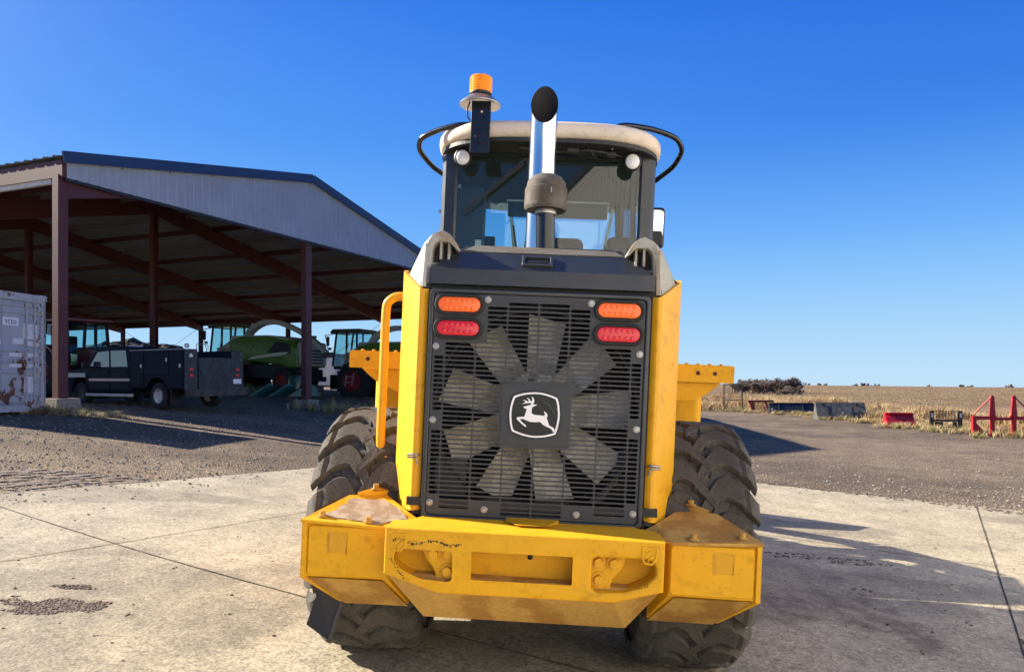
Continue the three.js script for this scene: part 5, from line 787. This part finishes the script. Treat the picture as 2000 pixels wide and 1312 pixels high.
{
  const G = tuft(22, 1, .55, .014), L = [];
  for (let i = 0; i < 15000; i++) { const D = rr(24, 66), x0 = rowX(D) + .5, x1 = Math.min(.74 * D, x0 + 10); if (x1 <= x0) continue; const u = rnd(), x = x0 + (x1 - x0) * u, off = x - x0, n = fbm(x * .25, D * .25, 4); if (off < 1.2 && rnd() < .35) continue; const hgt = (.22 + .60 * sst(.35, .7, n)) * (off < 1.5 ? .5 : 1) * rr(.7, 1.2) * (off > 12 ? .55 : 1), k = rr(.7, 1.2), t = rnd() < .25 ? [.30, .20, .12] : rnd() < .4 ? [.52, .40, .22] : [.44, .31, .155]; L.push({ x, y: ground(x, D) - .06, z: -D, s: .8, sy: hgt, ry: rr(0, 6.3), c: t.map(v => v * k) }); }
  for (let i = 0; i < 2600; i++) { const D = rr(44, 64), x = rr(4, rowX(D) + 1); if (D < 47 + (x < 12 ? 1 : 0)) continue; const k = rr(.7, 1.2); L.push({ x, y: ground(x, D) - .05, z: -D, s: .8, sy: rr(.3, .8), ry: rr(0, 6.3), c: [.44 * k, .32 * k, .17 * k] }); }
  for (const [p, D, n] of [[1432, 46.4, 60], [1480, 45, 50], [1546, 42.3, 60], [1600, 41, 60], [1640, 37.2, 40], [1710, 35, 70], [1756, 31.8, 40], [1800, 31.2, 70], [1849, 29.4, 60], [1900, 28.5, 60], [1960, 26.4, 50]]) for (let i = 0; i < n; i++) { const x = spot(p, D) + rr(-1.1, 1.1), d = D + rr(-.3, .5), k = rr(.8, 1.2), grn = rnd() < .3; L.push({ x, y: ground(x, d) - .02, z: -d, s: .4, sy: rr(.12, .34), ry: rr(0, 6.3), c: grn ? [.22 * k, .22 * k, .07 * k] : [.46 * k, .36 * k, .19 * k] }); }
  instances('dry_grass', 'tall dry straw-coloured grass along the edge of the field', 'grass', G, strawM, L);
  const S = tuft(26, .4, .35, .006), Q = [];
  const around = (X, D, n, r, h) => { for (let i = 0; i < n; i++) { const a = rr(0, 6.3), q = Math.sqrt(rnd()) * r, x = X + Math.cos(a) * q, d = D + Math.sin(a) * q * .6, k = rr(.7, 1.2); Q.push({ x, y: ground(x, d) - .02, z: -d, s: rr(.7, 1.1), sy: h * rr(.4, 1.2), ry: rr(0, 6.3), c: rnd() < .3 ? [.17 * k, .17 * k, .06 * k] : [.40 * k, .33 * k, .17 * k] }); } };
  around(-10.3, 17.0, 36, .7, .6); around(-9.6, 16.9, 30, .8, .4); around(-10.9, 16.6, 30, .9, .3); around(-6.4, 25.3, 50, 1.3, .9); around(-5.6, 26.5, 50, 1.4, 1.0); around(-4.6, 29, 50, 1.6, 1.1); around(-11.5, 34, 80, 3, 1.2);
  instances('weeds', 'dry weeds growing round the bases of the shed posts', 'weeds', S, strawM, Q);
  const F = []; for (let i = 0; i < 9000; i++) { const D = rr(60, 200), x = rr(.25, .76) * D, k = rr(.6, 1.15); F.push({ x, y: ground(x, D) - .08, z: -D, s: 1.1, sy: rr(.05, .12), ry: rr(0, 6.3), c: [.37 * k, .27 * k, .15 * k] }); }
  instances('field_stubble', 'thin dry stubble over the sloping field', 'stubble', G, strawM, F);
}
function bareTree(label, x, D, H, spread, tone) {
  const t = thing('bare_tree', label, 'tree', 'leafless trees at the field corner'); t.position.set(x, ground(x, D) - .1, -D);
  const wood = [], tw = [], grow = (p, d, l, r, lev) => { const e = p.clone().addScaledVector(d, l); if (lev < 3) wood.push(bar(p.toArray(), e.toArray(), r, 5, r * .65)); else { const s = new THREE.Vector3(-d.z, 0, d.x).normalize().multiplyScalar(r * 5); tw.push(...p.clone().sub(s).toArray(), ...p.clone().add(s).toArray(), ...e.toArray()); } if (lev >= 5) return; const n = lev === 0 ? 6 : lev < 3 ? 5 : 4; for (let k = 0; k < n; k++) { const q = d.clone().add(new THREE.Vector3(rr(-1, 1), rr(-.45, .75), rr(-1, 1)).multiplyScalar(lev === 0 ? .8 * spread : .95)).normalize(); grow(p.clone().addScaledVector(d, l * rr(lev < 1 ? .08 : .4, 1)), q, l * rr(.55, .78), r * .6, lev + 1); } };
  for (let k = 0; k < 5; k++) grow(new THREE.Vector3(rr(-.9, .9), -.1, rr(-.6, .6)), new THREE.Vector3(rr(-.5, .5), 1, rr(-.5, .5)).normalize(), H * .25, H * .018, 0);
  part('trunk', wood, mat(.11 * tone, .09 * tone, .075 * tone, .95), t); const g = new THREE.BufferGeometry(); g.setAttribute('position', new THREE.Float32BufferAttribute(tw, 3)); g.computeVertexNormals(); part('crown', g, mat(.155 * tone, .125 * tone, .105 * tone, .95), t);
}
{ const D0 = 185, L = ['clump end nearest the loader deck', 'second from the loader deck', 'grey crown left of centre', 'low dense crown in mid clump', 'broad crown in the clump centre', 'dark crown right of the clump centre', 'tall dark crown near the clump edge', 'thin pale twiggy tree at the clump edge', 'low shrub at the foot of the slope', 'smallest shrub beside the stubble'];
  const specs = [[1446, 104, 3.3], [1460, 112, 3.9], [1474, 106, 3.9], [1487, 102, 3.6], [1500, 110, 3.9], [1513, 105, 3.9], [1527, 103, 4.0], [1545, 109, 4.2], [1553, 98, 2.3], [1538, 92, 1.7]];
  specs.forEach(([p, D, H], i) => bareTree('leafless tree, ' + L[i], spot(p, D), D, H, 1.3, [1.5, 1.6, 1.4, 1.5, 1.4, 1.1, 1.0, 1.7, 1.7, 1.6][i])); }
{ const g = new THREE.IcosahedronGeometry(1, 1), L = []; for (const [p, s] of [[1578, .9], [1600, 1.1], [1612, .8], [1670, .9], [1690, 1.3], [1704, 1.1], [1715, .8], [1815, .8], [1880, 1.1], [1896, 1], [1968, 1.5], [1976, 1]]) { const D = 415, x = spot(p, D); for (let k = 0; k < 7; k++) { const q = x + rr(-1.5, 1.5) * s; L.push({ x: q, y: ground(q, D) + rr(0, .9) * s, z: -D + rr(-1, 1), s: s * rr(.3, .7), ry: rr(0, 6), c: [.09, .075, .06] }); } } instances('distant_shrubs', 'tiny dark shrubs along the far horizon', 'shrubs', g, mat(1, 1, 1, .95), L); }
// ---------- white metal building on the right behind the viewer: sunlit, it lights the loader's rear and shows in the cab glass ----------
{
  const b = thing('metal_building', 'white ribbed metal building mirrored in the cab rear window', 'building'); const V = 5.0, U0 = -15, UE = 14, H = 6.8, [bx, bD] = slabXD(U0, V);
  b.position.set(bx, 0, -bD); b.rotation.y = Math.atan2(SU[1], SU[0]); // local x along the wall, local z out of the back of it
  const wall = mat(.82, .81, .79, .55, { map: sheetT });
  const pg = (() => { const o = [], pos = []; for (let k = 0; k < 3; k++) { const a = k * .3; o.push([a, 0], [a + .2, 0], [a + .225, .03], [a + .275, .03]); } o.push([.9, 0]); for (let i = 0; i < o.length - 1; i++) { const [p, z1] = o[i], [q, z2] = o[i + 1]; pos.push(p, 0, -z1, q, 0, -z2, q, H, -z2, p, 0, -z1, q, H, -z2, p, H, -z1); } const g = new THREE.BufferGeometry(); g.setAttribute('position', new THREE.Float32BufferAttribute(pos, 3)); g.computeVertexNormals(); return keep(geo(g)); })();
  for (let k = 0; k < Math.round((UE - U0) / .9); k++) { const m = part('wall_panel', pg, wall, b); m.position.set(k * .9, -.5, 0); }
  part('wall_core', box2(0, UE - U0, -1, H - .5, .02, 12), wall, b); part('eave_trim', box2(-.1, UE - U0 + .1, H - .52, H - .25, -.12, 12.1), MT.trimBlue, b);
  const dr = part('overhead_door', box2(4.0, 8.2, -.3, 4.1, -.06, -.03), MT.white, b); for (let k = 0; k < 7; k++) part('door_section', box2(4.05, 8.15, -.25 + k * .62, .33 + k * .62, -.075, -.06), MT.white, dr);
}
renderer.render(scene, camera);
